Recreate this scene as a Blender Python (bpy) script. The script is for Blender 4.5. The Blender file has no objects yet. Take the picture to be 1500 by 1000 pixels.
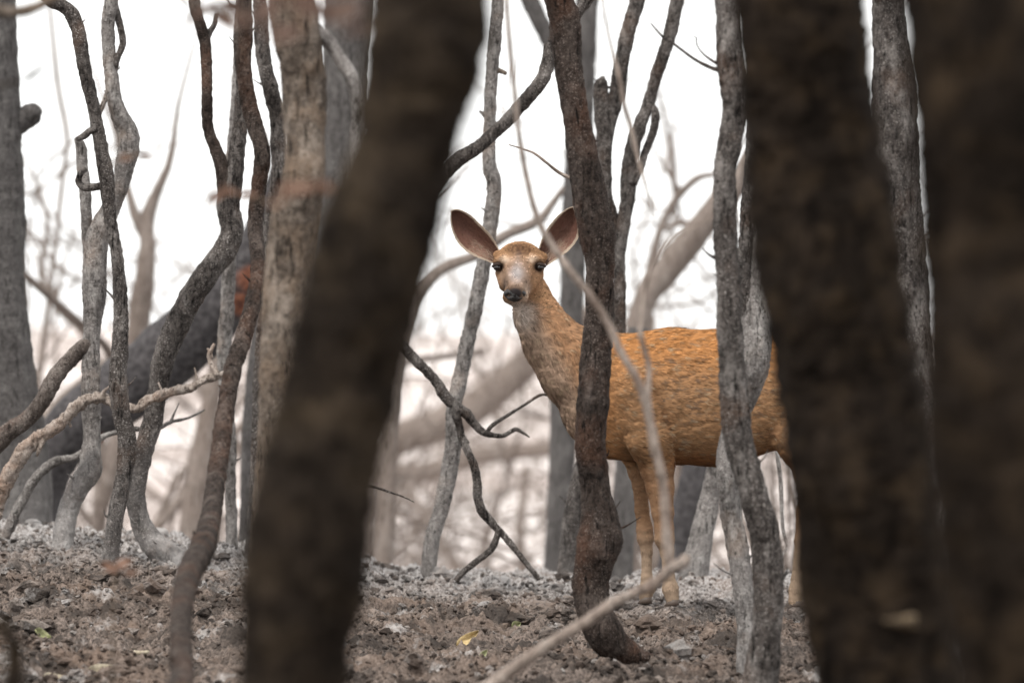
import bpy, math, random
import numpy as np
from mathutils import Vector, Matrix

random.seed(11)
RNG = np.random.default_rng(11)
scene = bpy.context.scene
COL = scene.collection

# ------------------------------------------------------------------ camera
CAM_Z = 0.9
cam_data = bpy.data.cameras.new("camera")
cam_data.sensor_fit = 'HORIZONTAL'
cam_data.sensor_width = 36.0
cam_data.lens = 200.0
cam_data.clip_start = 0.1
cam_data.clip_end = 5000.0
cam_data.dof.use_dof = True
cam_data.dof.focus_distance = 18.5
cam_data.dof.aperture_fstop = 3.0
cam_data.dof.aperture_blades = 0
cam = bpy.data.objects.new("camera", cam_data)
cam.location = (0, 0, CAM_Z)
cam.rotation_euler = (math.radians(90), 0, 0)
COL.objects.link(cam)
scene.camera = cam

# ------------------------------------------------------------------ world and sun
SUN_EL, SUN_AZ = math.radians(58), math.radians(-35)   # azimuth measured from -Y (behind the camera)
world = bpy.data.worlds.new("World")
scene.world = world
world.use_nodes = True
wn, wl = world.node_tree.nodes, world.node_tree.links
wn.clear()
sky = wn.new('ShaderNodeTexSky')
sky.sky_type = 'NISHITA'
sky.sun_disc = False
sky.sun_elevation = SUN_EL
sky.sun_rotation = math.pi + SUN_AZ
sky.air_density = 1.0
sky.dust_density = 1.5
sky.ozone_density = 1.0
hs = wn.new('ShaderNodeHueSaturation')
hs.inputs['Saturation'].default_value = 0.16
bgn = wn.new('ShaderNodeBackground')
bgn.inputs['Strength'].default_value = 0.125
wo = wn.new('ShaderNodeOutputWorld')
# an even, bright overcast deck in front of the clear sky
deck = wn.new('ShaderNodeMix')
deck.data_type = 'RGBA'
deck.inputs[0].default_value = 0.8
deck.inputs[7].default_value = (9.6, 9.6, 9.5, 1)
wl.new(sky.outputs[0], hs.inputs['Color'])
wl.new(hs.outputs[0], deck.inputs[6])
wl.new(deck.outputs[2], bgn.inputs['Color'])
wl.new(bgn.outputs[0], wo.inputs['Surface'])

sd = bpy.data.lights.new("sun", 'SUN')
sd.energy = 2.3
sd.angle = math.radians(10)
sd.color = (1.0, 0.95, 0.88)
sun = bpy.data.objects.new("sun", sd)
dirv = Vector((math.cos(SUN_EL) * math.sin(SUN_AZ), -math.cos(SUN_EL) * math.cos(SUN_AZ), math.sin(SUN_EL)))
sun.rotation_euler = dirv.to_track_quat('Z', 'Y').to_euler()
sun.location = (0, 0, 8)
COL.objects.link(sun)

vs = scene.view_settings
vs.view_transform = 'Standard'
vs.look = 'None'
vs.exposure = 0.66
vs.gamma = 1.0
vs.use_curve_mapping = False
scene.cycles.use_denoising = True
scene.cycles.max_bounces = 6
scene.cycles.diffuse_bounces = 3

K = 0.00012                       # metres per photo pixel per metre of distance


def P(px, py, d):
    return np.array(((px - 750) * K * d, d, CAM_Z - (py - 500) * K * d))


# ------------------------------------------------------------------ numpy noise
_pr = np.random.default_rng(5)
_perm = _pr.permutation(256).astype(np.int32)
_perm = np.concatenate([_perm, _perm, _perm])
_grad = _pr.normal(size=(256, 3)).astype(np.float32)
_grad /= np.linalg.norm(_grad, axis=1)[:, None]


def gnoise(p):
    p = np.asarray(p, np.float32)
    i = np.floor(p).astype(np.int32)
    f = p - i
    u = f * f * f * (f * (f * 6 - 15) + 10)
    i &= 255
    out = 0
    for dx in (0, 1):
        wx = u[:, 0] if dx else 1 - u[:, 0]
        for dy in (0, 1):
            wy = u[:, 1] if dy else 1 - u[:, 1]
            for dz in (0, 1):
                wz = u[:, 2] if dz else 1 - u[:, 2]
                h = _perm[_perm[_perm[(i[:, 0] + dx) & 255] + ((i[:, 1] + dy) & 255)] + ((i[:, 2] + dz) & 255)]
                g = _grad[h]
                out = out + wx * wy * wz * (g[:, 0] * (f[:, 0] - dx) + g[:, 1] * (f[:, 1] - dy) + g[:, 2] * (f[:, 2] - dz))
    return out * 1.6


def fbm(p, octv=4, gain=0.5):
    s, a = 0, 1.0
    for k in range(octv):
        s = s + a * gnoise(p * (2.03 ** k) + 17.3 * k)
        a *= gain
    return s


def sstep(a, b, x):
    t = np.clip((x - a) / (b - a), 0, 1)
    return t * t * (3 - 2 * t)


# ------------------------------------------------------------------ mesh helpers
def mk(name, V, F, mat, parent=None, origin=(0, 0, 0), smooth=True, cols=None, nrm=None):
    V = np.asarray(V, np.float32) - np.asarray(origin, np.float32)
    me = bpy.data.meshes.new(name)
    me.vertices.add(len(V))
    me.vertices.foreach_set('co', V.ravel())
    if isinstance(F, np.ndarray):
        F = [F]
    tot = np.concatenate([np.full(len(f), f.shape[1], np.int32) for f in F])
    loops = np.concatenate([f.ravel() for f in F]).astype(np.int32)
    me.loops.add(len(loops))
    me.loops.foreach_set('vertex_index', loops)
    me.polygons.add(len(tot))
    st = np.concatenate([[0], np.cumsum(tot)[:-1]]).astype(np.int32)
    me.polygons.foreach_set('loop_start', st)
    me.polygons.foreach_set('loop_total', tot)
    me.polygons.foreach_set('use_smooth', np.full(len(tot), smooth))
    me.update(calc_edges=True)
    me.validate()
    if cols is not None:
        a = me.color_attributes.new('Col', 'FLOAT_COLOR', 'POINT')
        c = np.concatenate([cols, np.ones((len(cols), 1))], 1).astype(np.float32)
        a.data.foreach_set('color', c.ravel())
    if nrm is not None:
        me.normals_split_custom_set_from_vertices([tuple(n) for n in nrm.tolist()])
    if mat:
        me.materials.append(mat)
    ob = bpy.data.objects.new(name, me)
    COL.objects.link(ob)
    if parent is not None:
        ob.parent = parent
    else:
        ob.location = origin
    return ob


def thing(name, label, cat, loc, group=None):
    o = bpy.data.objects.new(name, None)
    o.empty_display_size = 0.1
    o.location = [float(v) for v in loc]
    o['label'] = label
    o['category'] = cat
    if group:
        o['group'] = group
    COL.objects.link(o)
    return o


def resample(pts, step):
    """Catmull-Rom through (x,y,z,r) rows, spaced about step metres."""
    p = np.asarray(pts, float)
    q = np.vstack([2 * p[0] - p[1], p, 2 * p[-1] - p[-2]])
    out = []
    for i in range(1, len(q) - 2):
        n = max(1, int(np.linalg.norm(q[i + 1, :3] - q[i, :3]) / step))
        t = np.linspace(0, 1, n, endpoint=False)[:, None]
        a, b, c, d = q[i - 1], q[i], q[i + 1], q[i + 2]
        out.append(0.5 * ((2 * b) + (c - a) * t + (2 * a - 5 * b + 4 * c - d) * t ** 2 + (3 * b - a - 3 * c + d) * t ** 3))
    out.append(p[-1:])
    o = np.vstack(out)
    o[:, 3] = np.maximum(o[:, 3], 0.0004)
    return o


def tube(pts, seg=24, step=0.01, rough=0.06, lump=0.1, fr=55.0, knots=(), lobes=0.0):
    """A gnarled limb: swept rings whose radius follows several octaves of noise."""
    p = resample(pts, step)
    n = len(p)
    T = np.gradient(p[:, :3], axis=0)
    T /= np.linalg.norm(T, axis=1)[:, None] + 1e-12
    ref = np.array([0.0, 1.0, 0.0]) if abs(T[0][1]) < 0.9 else np.array([1.0, 0, 0])
    N = np.zeros((n, 3))
    v = ref - T[0] * ref.dot(T[0])
    v /= np.linalg.norm(v)
    for i in range(n):
        v = v - T[i] * v.dot(T[i])
        v /= np.linalg.norm(v)
        N[i] = v
    B = np.cross(T, N)
    th = np.linspace(0, 2 * math.pi, seg, endpoint=False)
    D = N[:, None, :] * np.cos(th)[None, :, None] + B[:, None, :] * np.sin(th)[None, :, None]
    C = np.repeat(p[:, None, :3], seg, 1)
    r = np.repeat(p[:, 3][:, None], seg, 1)
    base = (C + D * r[..., None]).reshape(-1, 3)
    rr = r.ravel()
    off = np.zeros(len(base))
    if lump:
        off = off + lump * rr * gnoise(base * np.array([1, 1, 0.55]) / np.maximum(0.035, rr.mean() * 1.6))
        off = off + 0.5 * lump * rr * gnoise(base / np.maximum(0.012, rr.mean() * 0.6) + 9.1)
    if rough:
        g = gnoise(base * fr) + 0.6 * gnoise(base * fr * 2.1 + 5)
        off = off + rough * 0.02 * g * np.minimum(1, rr / 0.02)
        off = off + rough * 0.022 * np.maximum(0, gnoise(base * np.array([26, 26, 17]) + 2.2) - 0.15) * np.minimum(1, rr / 0.03)
    for (kx, ky, kz, ks, ka) in knots:
        dd = np.linalg.norm(base - np.array([kx, ky, kz]), axis=1) / ks
        off = off + ka * np.exp(-dd ** 2) - ka * 1.5 * np.exp(-(dd / 0.42) ** 2)
    if lobes:
        hz = base[:, 2] - p[:, 2].min()
        ang = np.tile(th, n)
        off = off + lobes * rr * np.exp(-hz / 0.10) * (0.5 + 0.5 * np.cos(ang * 4 + 1.3))
    V = base + D.reshape(-1, 3) * off[:, None]
    i = np.arange(n - 1)[:, None] * seg
    j = np.arange(seg)[None, :]
    j2 = (j + 1) % seg
    F = np.stack([i + j, i + j2, i + seg + j2, i + seg + j], -1).reshape(-1, 4)
    V = np.vstack([V, p[0, :3], p[-1, :3]])
    a, b = len(V) - 2, len(V) - 1
    jj = np.arange(seg)
    cap = np.concatenate([np.stack([np.full(seg, a), (jj + 1) % seg, jj], -1),
                          np.stack([np.full(seg, b), (n - 1) * seg + jj, (n - 1) * seg + (jj + 1) % seg], -1)])
    return V, F, cap


def join(parts):
    Vs, Q, Tt, o = [], [], [], 0
    for V, F, c in parts:
        Vs.append(V)
        Q.append(F + o)
        Tt.append(c + o)
        o += len(V)
    return np.vstack(Vs), [np.vstack(Q), np.vstack(Tt)]


# ------------------------------------------------------------------ materials
def newmat(name):
    m = bpy.data.materials.new(name)
    m.use_nodes = True
    nt = m.node_tree
    b = nt.nodes['Principled BSDF']
    b.inputs['Roughness'].default_value = 0.9
    b.inputs['Specular IOR Level'].default_value = 0.25
    return m, nt, b


def tex(nt, kind, scale, detail=4, rough=0.6, coord=None, **kw):
    t = nt.nodes.new('ShaderNodeTex' + kind)
    t.inputs['Scale'].default_value = scale
    if 'Detail' in t.inputs:
        t.inputs['Detail'].default_value = detail
    if 'Roughness' in t.inputs:
        t.inputs['Roughness'].default_value = rough
    if coord:
        nt.links.new(coord, t.inputs['Vector'])
    return t


def ramp(nt, src, a, b, ca=(0, 0, 0, 1), cb=(1, 1, 1, 1)):
    r = nt.nodes.new('ShaderNodeValToRGB')
    r.color_ramp.elements[0].position = a
    r.color_ramp.elements[1].position = b
    r.color_ramp.elements[0].color = ca
    r.color_ramp.elements[1].color = cb
    nt.links.new(src, r.inputs[0])
    return r.outputs[0]


def mixc(nt, fac, a, b):
    m = nt.nodes.new('ShaderNodeMix')
    m.data_type = 'RGBA'
    if isinstance(fac, float):
        m.inputs[0].default_value = fac
    else:
        nt.links.new(fac, m.inputs[0])
    for sock, v in ((m.inputs[6], a), (m.inputs[7], b)):
        if isinstance(v, tuple):
            sock.default_value = (*v, 1)
        else:
            nt.links.new(v, sock)
    return m.outputs[2]


def bump(nt, b, h, dist, strength=1.0, prev=None):
    n = nt.nodes.new('ShaderNodeBump')
    n.inputs['Distance'].default_value = dist
    n.inputs['Strength'].default_value = strength
    nt.links.new(h, n.inputs['Height'])
    if prev:
        nt.links.new(prev, n.inputs['Normal'])
    nt.links.new(n.outputs[0], b.inputs['Normal'])
    return n.outputs[0]


def bark(name, dark, mid, light, patch=None, patch_amt=0.35, speck=0.5, sc=1.0, streak=False, psc=6.0, spec=0.12, film=0.55):
    """Scorched bark: charcoal pits, grey ash film, pale specks and brown patches."""
    m, nt, b = newmat(name)
    b.inputs['Specular IOR Level'].default_value = spec
    g = nt.nodes.new('ShaderNodeNewGeometry')
    mp = nt.nodes.new('ShaderNodeMapping')
    mp.inputs['Scale'].default_value = (1, 1, 0.5 if not streak else 0.15)
    nt.links.new(g.outputs['Position'], mp.inputs['Vector'])
    co = g.outputs['Position']
    big = tex(nt, 'Noise', 9 * sc, 5, 0.65, mp.outputs[0])
    med = tex(nt, 'Noise', 75 * sc, 6, 0.7, mp.outputs[0])
    sp = tex(nt, 'Noise', 190 * sc, 3, 0.6, co)
    c = mixc(nt, ramp(nt, med.outputs[0], 0.38, 0.62), dark, mid)
    c = mixc(nt, ramp(nt, big.outputs[0], 0.42, 0.66, (0, 0, 0, 1), (0.75, 0.75, 0.75, 1)), c, mid)
    if patch:
        pn = tex(nt, 'Noise', psc, 3, 0.5, co)
        c = mixc(nt, ramp(nt, pn.outputs[0], 0.60 - patch_amt * 0.3, 0.72, (0, 0, 0, 1), (0.85, 0.85, 0.85, 1)), c, patch)
    # pale ash film in drifts, specks gathered inside them, and long dark fissures
    dr = tex(nt, 'Noise', 16 * sc, 5, 0.7, mp.outputs[0])
    c = mixc(nt, ramp(nt, dr.outputs[0], 0.50, 0.70, (0, 0, 0, 1), (film, film, film, 1)), c, light)
    mu = nt.nodes.new('ShaderNodeMath')
    mu.operation = 'MULTIPLY'
    nt.links.new(ramp(nt, sp.outputs[0], 0.60 - speck * 0.08, 0.70), mu.inputs[0])
    nt.links.new(ramp(nt, big.outputs[0], 0.38, 0.62, (0.15, 0.15, 0.15, 1), (1, 1, 1, 1)), mu.inputs[1])
    c = mixc(nt, mu.outputs[0], c, light)
    m3 = nt.nodes.new('ShaderNodeMapping')
    m3.inputs['Scale'].default_value = (1, 1, 0.16)
    nt.links.new(co, m3.inputs['Vector'])
    fi = tex(nt, 'Noise', 62 * sc, 4, 0.7, m3.outputs[0])
    fr_ = ramp(nt, fi.outputs[0], 0.34, 0.44, (1, 1, 1, 1), (0, 0, 0, 1))
    c = mixc(nt, fr_, c, tuple(v * 0.6 for v in dark))
    pit = tex(nt, 'Noise', 120 * sc, 3, 0.6, co)
    c = mixc(nt, ramp(nt, pit.outputs[0], 0.30, 0.42, (1, 1, 1, 1), (0, 0, 0, 1)), c, tuple(v * 0.45 for v in dark))
    af = nt.nodes.new('ShaderNodeAttribute')
    af.attribute_name = 'Col'
    c = mixc(nt, af.outputs['Fac'], c, (0.44, 0.42, 0.41))
    nt.links.new(c, b.inputs['Base Color'])
    vo = tex(nt, 'Voronoi', 170 * sc, coord=mp.outputs[0])
    p1 = bump(nt, b, med.outputs[0], 0.010, 0.9)
    p2 = bump(nt, b, vo.outputs[0], 0.004, 0.6, p1)
    bump(nt, b, fi.outputs[0], 0.014, 0.8, p2)
    return m


BK_DARK = bark("bark_charred_grey", (0.012, 0.010, 0.009), (0.088, 0.076, 0.070), (0.40, 0.37, 0.35), (0.085, 0.056, 0.042), 0.2, 0.7, film=0.42)
BK_BROWN = bark("bark_charred_brown", (0.012, 0.009, 0.0075), (0.050, 0.037, 0.031), (0.23, 0.19, 0.17), (0.085, 0.045, 0.030), 0.35, 0.6, film=0.3)
BK_GREY = bark("bark_ash_grey", (0.06, 0.054, 0.050), (0.235, 0.215, 0.205), (0.52, 0.50, 0.48), (0.27, 0.215, 0.18), 0.2, 0.8)
BK_LIMB = bark("bark_limb_grey_brown", (0.035, 0.027, 0.023), (0.135, 0.112, 0.10), (0.38, 0.34, 0.31), (0.13, 0.08, 0.06), 0.3, 0.7)
BK_PALE = bark("bark_bleached", (0.14, 0.11, 0.09), (0.40, 0.34, 0.30), (0.64, 0.58, 0.54), (0.32, 0.21, 0.15), 0.3, 0.3)
BK_TAN = bark("bark_tan", (0.035, 0.027, 0.022), (0.150, 0.120, 0.097), (0.40, 0.34, 0.29), (0.23, 0.165, 0.118), 0.45, 0.5, psc=9)
BK_CHAR = bark("bark_soot", (0.0055, 0.0042, 0.0034), (0.0155, 0.0115, 0.0088), (0.055, 0.040, 0.029), (0.042, 0.029, 0.018), 0.40, 0.2, 0.5, psc=15, spec=0.04, film=0.35)
BK_CHAR2 = bark("bark_soot_brown", (0.006, 0.0046, 0.0037), (0.020, 0.0152, 0.0118), (0.070, 0.052, 0.039), (0.056, 0.041, 0.027), 0.46, 0.2, 0.5, psc=12, spec=0.04, film=0.35)
BK_FAR = bark("bark_far_grey", (0.06, 0.055, 0.053), (0.115, 0.107, 0.105), (0.22, 0.21, 0.20), None)  # distant trunks greyed by colour, standing in for haze
BK_FARB = bark("bark_far_brown", (0.15, 0.118, 0.10), (0.26, 0.215, 0.19), (0.36, 0.32, 0.29), None)  # lightened bark colour in place of haze over far branches
BK_FARP = bark("bark_far_pale", (0.22, 0.19, 0.175), (0.36, 0.325, 0.305), (0.46, 0.43, 0.41), None)  # palest distant bark, haze put into its colour as well
BK_VINE = bark("bark_vine", (0.18, 0.14, 0.118), (0.36, 0.30, 0.26), (0.56, 0.50, 0.45), (0.22, 0.16, 0.13), 0.3, 0.2)

# madrone: charred above, red peeling skin beneath
m, nt, b = newmat("bark_red_peeling")
g = nt.nodes.new('ShaderNodeNewGeometry')
n1 = nt.nodes.new('ShaderNodeAttribute')
n1.attribute_name = 'Col'
n2 = tex(nt, 'Noise', 40, 5, 0.6, g.outputs['Position'])
c = mixc(nt, ramp(nt, n2.outputs[0], 0.35, 0.65), (0.022, 0.020, 0.021), (0.075, 0.069, 0.071))
c = mixc(nt, n1.outputs['Fac'], c, mixc(nt, ramp(nt, n2.outputs[0], 0.4, 0.6), (0.09, 0.034, 0.022), (0.20, 0.078, 0.045)))
nt.links.new(c, b.inputs['Base Color'])
bump(nt, b, n2.outputs[0], 0.01)
BK_RED = m

# ------------------------------------------------------------------ ground
_gy = [-60, -20, 0, 6, 12, 15, 17, 19, 20.5, 21.3, 22.2, 25, 32, 45, 60, 90, 140, 200, 400, 3000]
_gz = [-3.0, -1.3, -0.62, -0.45, -0.24, -0.14, -0.07, 0.0, 0.035, 0.03, -0.05, -0.5, -1.9, -3.4, -3.2, -1.7, 1.2, 1.0, 0.0, -20]
_fy = np.linspace(-60, 3000, 30601)
_fz = np.interp(_fy, _gy, _gz)
_k = np.exp(-np.linspace(-2.2, 2.2, 13) ** 2)
_k /= _k.sum()
_fz[6:-6] = np.convolve(_fz, _k, 'valid')


def ground(x, y):
    x = np.asarray(x, float)
    y = np.asarray(y, float)
    z = np.interp(y, _fy, _fz)
    add = np.interp(x, [-4, -2.2, -1.72, -1.23, -0.98, -0.47, -0.12, 0.2, 5], [0.20, 0.195, 0.185, 0.135, 0.105, 0.045, 0.012, 0, 0])
    z = z + add * sstep(14.5, 20.2, y) * (1 - sstep(24, 34, y))
    far = sstep(24, 60, y)
    P3 = np.stack([x * 0.05, y * 0.05, np.zeros_like(x)], -1).reshape(-1, 3)
    z = z + (far * gnoise(P3).reshape(x.shape) * 0.5)
    return z


HOOVES = [(0.535, 19.13), (0.45, 19.27), (0.955, 19.13), (1.1, 19.27)]


def ground_fine(x, y):
    x = np.asarray(x, float)
    y = np.asarray(y, float)
    p = np.stack([x.ravel(), y.ravel(), np.zeros(x.size)], -1)
    z = 0.034 * gnoise(p * 2.1 + 3.3) + 0.030 * gnoise(p * 6.5)
    a = gnoise(p * 13 + 7.7)
    z = z + 0.060 * (0.35 - np.abs(a))
    bl = gnoise(p * np.array([5.2, 4.2, 1]) + 31.0)
    z = z + 0.050 * np.minimum(np.abs(bl) * 2.6, 1.0) * (0.6 + 0.6 * gnoise(p * 1.7 + 4))
    a = gnoise(p * 27 + 1.7)
    z = z + 0.040 * (0.3 - np.abs(a)) + 0.017 * gnoise(p * 52) + 0.008 * gnoise(p * 90)
    z = z - 0.055
    w = 1 - sstep(23, 30, np.abs(p[:, 1]))
    for (hx, hy) in HOOVES:
        q = np.exp(-(((p[:, 0] - hx) / 0.07) ** 2 + ((p[:, 1] - hy) / 0.09) ** 2))
        z = z * (1 - q) + q * (0.010 + (0.004 - np.interp(hy, _fy, _fz)))
    return ground(x, y) + (z * w).reshape(x.shape)


def gz(x, y):
    return float(ground_fine(np.array([x]), np.array([y]))[0])


def hit(px, py, lo=12.0, hi=22.5):
    d = np.linspace(lo, hi, 500)
    z = CAM_Z - (py - 500) * K * d
    gg = ground((px - 750) * K * d, d)
    w = np.where(z <= gg)[0]
    return float(d[w[0]]) if len(w) else 20.8


def axis(fa, fb, fs, lo, hi, n, power=2.2):
    mid = np.arange(fa, fb, fs)
    t = np.linspace(0, 1, n + 1)[1:] ** power
    return np.concatenate([(fa + (lo - fa) * t)[::-1], mid, fb + (hi - fb) * t])


gx = axis(-2.1, 2.1, 0.0105, -900, 900, 55, 4)
gy = axis(14.8, 21.8, 0.0105, -60, 2500, 70, 3.6)
X, Y = np.meshgrid(gx, gy)
Z = ground_fine(X, Y)
nx, ny = len(gx), len(gy)
V = np.stack([X, Y, Z], -1).reshape(-1, 3)
i = np.arange(ny - 1)[:, None] * nx + np.arange(nx - 1)[None, :]
F = np.stack([i, i + 1, i + nx + 1, i + nx], -1).reshape(-1, 4)

m, nt, b = newmat("burned_soil")
g = nt.nodes.new('ShaderNodeNewGeometry')
pos = g.outputs['Position']
big = tex(nt, 'Noise', 2.2, 5, 0.6, pos)
med = tex(nt, 'Noise', 17, 6, 0.7, pos)
fin = tex(nt, 'Noise', 95, 5, 0.7, pos)
ash = tex(nt, 'Noise', 4.5, 6, 0.7, pos)
c = mixc(nt, ramp(nt, fin.outputs[0], 0.36, 0.66), (0.028, 0.021, 0.018), (0.25, 0.20, 0.172))
c = mixc(nt, ramp(nt, big.outputs[0], 0.46, 0.66, (0, 0, 0, 1), (0.7, 0.7, 0.7, 1)), c, (0.155, 0.108, 0.082))
c = mixc(nt, ramp(nt, med.outputs[0], 0.56, 0.74, (0, 0, 0, 1), (0.6, 0.6, 0.6, 1)), c, (0.34, 0.27, 0.225))
c = mixc(nt, ramp(nt, ash.outputs[0], 0.58, 0.68, (0, 0, 0, 1), (0.75, 0.75, 0.75, 1)), c, (0.44, 0.42, 0.41))
ch1 = tex(nt, 'Noise', 5.5, 5, 0.65, pos)
c = mixc(nt, ramp(nt, ch1.outputs[0], 0.40, 0.52, (0.8, 0.8, 0.8, 1), (0, 0, 0, 1)), c, (0.028, 0.023, 0.020))
# ash lies thick on the crest; far hillside's pale ash colour stands in for haze
sx = nt.nodes.new('ShaderNodeSeparateXYZ')
nt.links.new(pos, sx.inputs[0])
mr = nt.nodes.new('ShaderNodeMapRange')
mr.inputs['From Min'].default_value = 18.9
mr.inputs['From Max'].default_value = 20.6
nt.links.new(sx.outputs['Y'], mr.inputs['Value'])
mm = nt.nodes.new('ShaderNodeMath')
mm.operation = 'MULTIPLY'
nt.links.new(mr.outputs[0], mm.inputs[0])
nt.links.new(ramp(nt, fin.outputs[0], 0.38, 0.60), mm.inputs[1])
c = mixc(nt, mm.outputs[0], c, (0.42, 0.405, 0.40))
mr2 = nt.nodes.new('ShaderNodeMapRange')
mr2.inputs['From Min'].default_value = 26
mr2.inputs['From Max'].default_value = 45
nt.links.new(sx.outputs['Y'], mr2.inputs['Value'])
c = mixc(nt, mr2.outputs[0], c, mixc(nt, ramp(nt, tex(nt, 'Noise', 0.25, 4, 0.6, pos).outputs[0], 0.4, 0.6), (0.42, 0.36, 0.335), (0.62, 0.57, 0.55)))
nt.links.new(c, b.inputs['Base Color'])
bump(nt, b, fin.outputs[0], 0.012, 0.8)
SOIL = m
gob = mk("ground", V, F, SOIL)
gob['kind'] = 'structure'

# ------------------------------------------------------------------ loose clods of soil and ash
ph = (1 + 5 ** 0.5) / 2
ICO = np.array([(-1, ph, 0), (1, ph, 0), (-1, -ph, 0), (1, -ph, 0), (0, -1, ph), (0, 1, ph), (0, -1, -ph), (0, 1, -ph), (ph, 0, -1), (ph, 0, 1), (-ph, 0, -1), (-ph, 0, 1)]) / 1.9
ICF = np.array([(0, 11, 5), (0, 5, 1), (0, 1, 7), (0, 7, 10), (0, 10, 11), (1, 5, 9), (5, 11, 4), (11, 10, 2), (10, 7, 6), (7, 1, 8), (3, 9, 4), (3, 4, 2), (3, 2, 6), (3, 6, 8), (3, 8, 9), (4, 9, 5), (2, 4, 11), (6, 2, 10), (8, 6, 7), (9, 8, 1)])


def clods(n, xr, yr, smin, smax, power):
    x = RNG.uniform(*xr, n)
    y = yr[0] + (yr[1] - yr[0]) * RNG.random(n)
    dens = gnoise(np.stack([x * 3, y * 3, x * 0], -1))
    keep = dens > RNG.uniform(-0.5, 0.35, n)
    x, y = x[keep], y[keep]
    n = len(x)
    s = smin + (smax - smin) * RNG.random(n) ** power
    z = ground_fine(x, y) + s * 0.25
    R = RNG.normal(size=(n, 3, 3))
    R = np.linalg.qr(R)[0]
    S = RNG.uniform(0.6, 1.25, (n, 1, 3))
    V = ICO[None] * (1 + RNG.normal(0, 0.30, (n, 12, 1))) * S
    V = np.einsum('nij,nkj->nki', R, V) * s[:, None, None]
    V[..., 2] *= 0.8
    V += np.stack([x, y, z], -1)[:, None, :]
    F = ICF[None] + (np.arange(n) * 12)[:, None, None]
    return V.reshape(-1, 3), F.reshape(-1, 3)


a = clods(62000, (-2.0, 2.0), (15.3, 21.1), 0.003, 0.010, 1.3)
bq = clods(12000, (-2.0, 2.0), (15.3, 21.1), 0.008, 0.015, 2.0)
m, nt, b = newmat("soil_crumb")
g = nt.nodes.new('ShaderNodeNewGeometry')
ri = ramp(nt, g.outputs['Random Per Island'], 0.0, 1.0)
cr = nt.nodes.new('ShaderNodeValToRGB')
e = cr.color_ramp.elements
e[0].position, e[0].color = 0.0, (0.022, 0.018, 0.016, 1)
e[1].position, e[1].color = 1.0, (0.46, 0.43, 0.41, 1)
for ps, cc in ((0.25, (0.07, 0.054, 0.046, 1)), (0.5, (0.15, 0.115, 0.095, 1)), (0.75, (0.21, 0.155, 0.122, 1)), (0.95, (0.30, 0.255, 0.225, 1))):
    q = e.new(ps)
    q.color = cc
nt.links.new(g.outputs['Random Per Island'], cr.inputs[0])
fn = tex(nt, 'Noise', 160, 4, 0.7, g.outputs['Position'])
c = mixc(nt, ramp(nt, fn.outputs[0], 0.35, 0.7, (0, 0, 0, 1), (0.6, 0.6, 0.6, 1)), cr.outputs[0], (0.24, 0.20, 0.175))
ch1 = tex(nt, 'Noise', 5.5, 5, 0.65, g.outputs['Position'])
c = mixc(nt, ramp(nt, ch1.outputs[0], 0.40, 0.52, (0.9, 0.9, 0.9, 1), (0, 0, 0, 1)), c, (0.030, 0.024, 0.021))
fn2 = tex(nt, 'Noise', 42, 4, 0.7, g.outputs['Position'])
c = mixc(nt, ramp(nt, fn2.outputs[0], 0.36, 0.50, (0.85, 0.85, 0.85, 1), (0, 0, 0, 1)), c, (0.045, 0.036, 0.031))
ch2 = tex(nt, 'Noise', 4.5, 6, 0.7, g.outputs['Position'])
c = mixc(nt, ramp(nt, ch2.outputs[0], 0.56, 0.66, (0, 0, 0, 1), (0.7, 0.7, 0.7, 1)), c, (0.46, 0.44, 0.43))
ch3 = tex(nt, 'Noise', 2.2, 5, 0.6, g.outputs['Position'])
c = mixc(nt, ramp(nt, ch3.outputs[0], 0.46, 0.66, (0, 0, 0, 1), (0.5, 0.5, 0.5, 1)), c, (0.19, 0.130, 0.100))
sx = nt.nodes.new('ShaderNodeSeparateXYZ')
nt.links.new(g.outputs['Position'], sx.inputs[0])
mr = nt.nodes.new('ShaderNodeMapRange')
mr.inputs['From Min'].default_value = 18.8
mr.inputs['From Max'].default_value = 20.4
mr.inputs['To Max'].default_value = 0.7
nt.links.new(sx.outputs['Y'], mr.inputs['Value'])
ag = tex(nt, 'Noise', 3.1, 5, 0.7, g.outputs['Position'])
mg = nt.nodes.new('ShaderNodeMath')
mg.operation = 'MULTIPLY'
nt.links.new(mr.outputs[0], mg.inputs[0])
nt.links.new(ramp(nt, ag.outputs[0], 0.40, 0.56, (0.15, 0.15, 0.15, 1), (1, 1, 1, 1)), mg.inputs[1])
c = mixc(nt, mg.outputs[0], c, mixc(nt, ramp(nt, g.outputs['Random Per Island'], 0.2, 0.8), (0.13, 0.12, 0.115), (0.54, 0.525, 0.52)))
nt.links.new(c, b.inputs['Base Color'])
bump(nt, b, fn.outputs[0], 0.016, 1.0)
CRUMB = m
_mid, _e2 = {}, []
IV = [tuple(v) for v in ICO]
for t_ in ICF:
    ms = []
    for q_ in range(3):
        k_ = tuple(sorted((int(t_[q_]), int(t_[(q_ + 1) % 3]))))
        if k_ not in _mid:
            mv = (ICO[k_[0]] + ICO[k_[1]]) / 2
            IV.append(tuple(mv / np.linalg.norm(mv)))
            _mid[k_] = len(IV) - 1
        ms.append(_mid[k_])
    _e2 += [(t_[0], ms[0], ms[2]), (t_[1], ms[1], ms[0]), (t_[2], ms[2], ms[1]), tuple(ms)]
ICO, ICF = np.array(IV), np.array(_e2)


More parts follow.
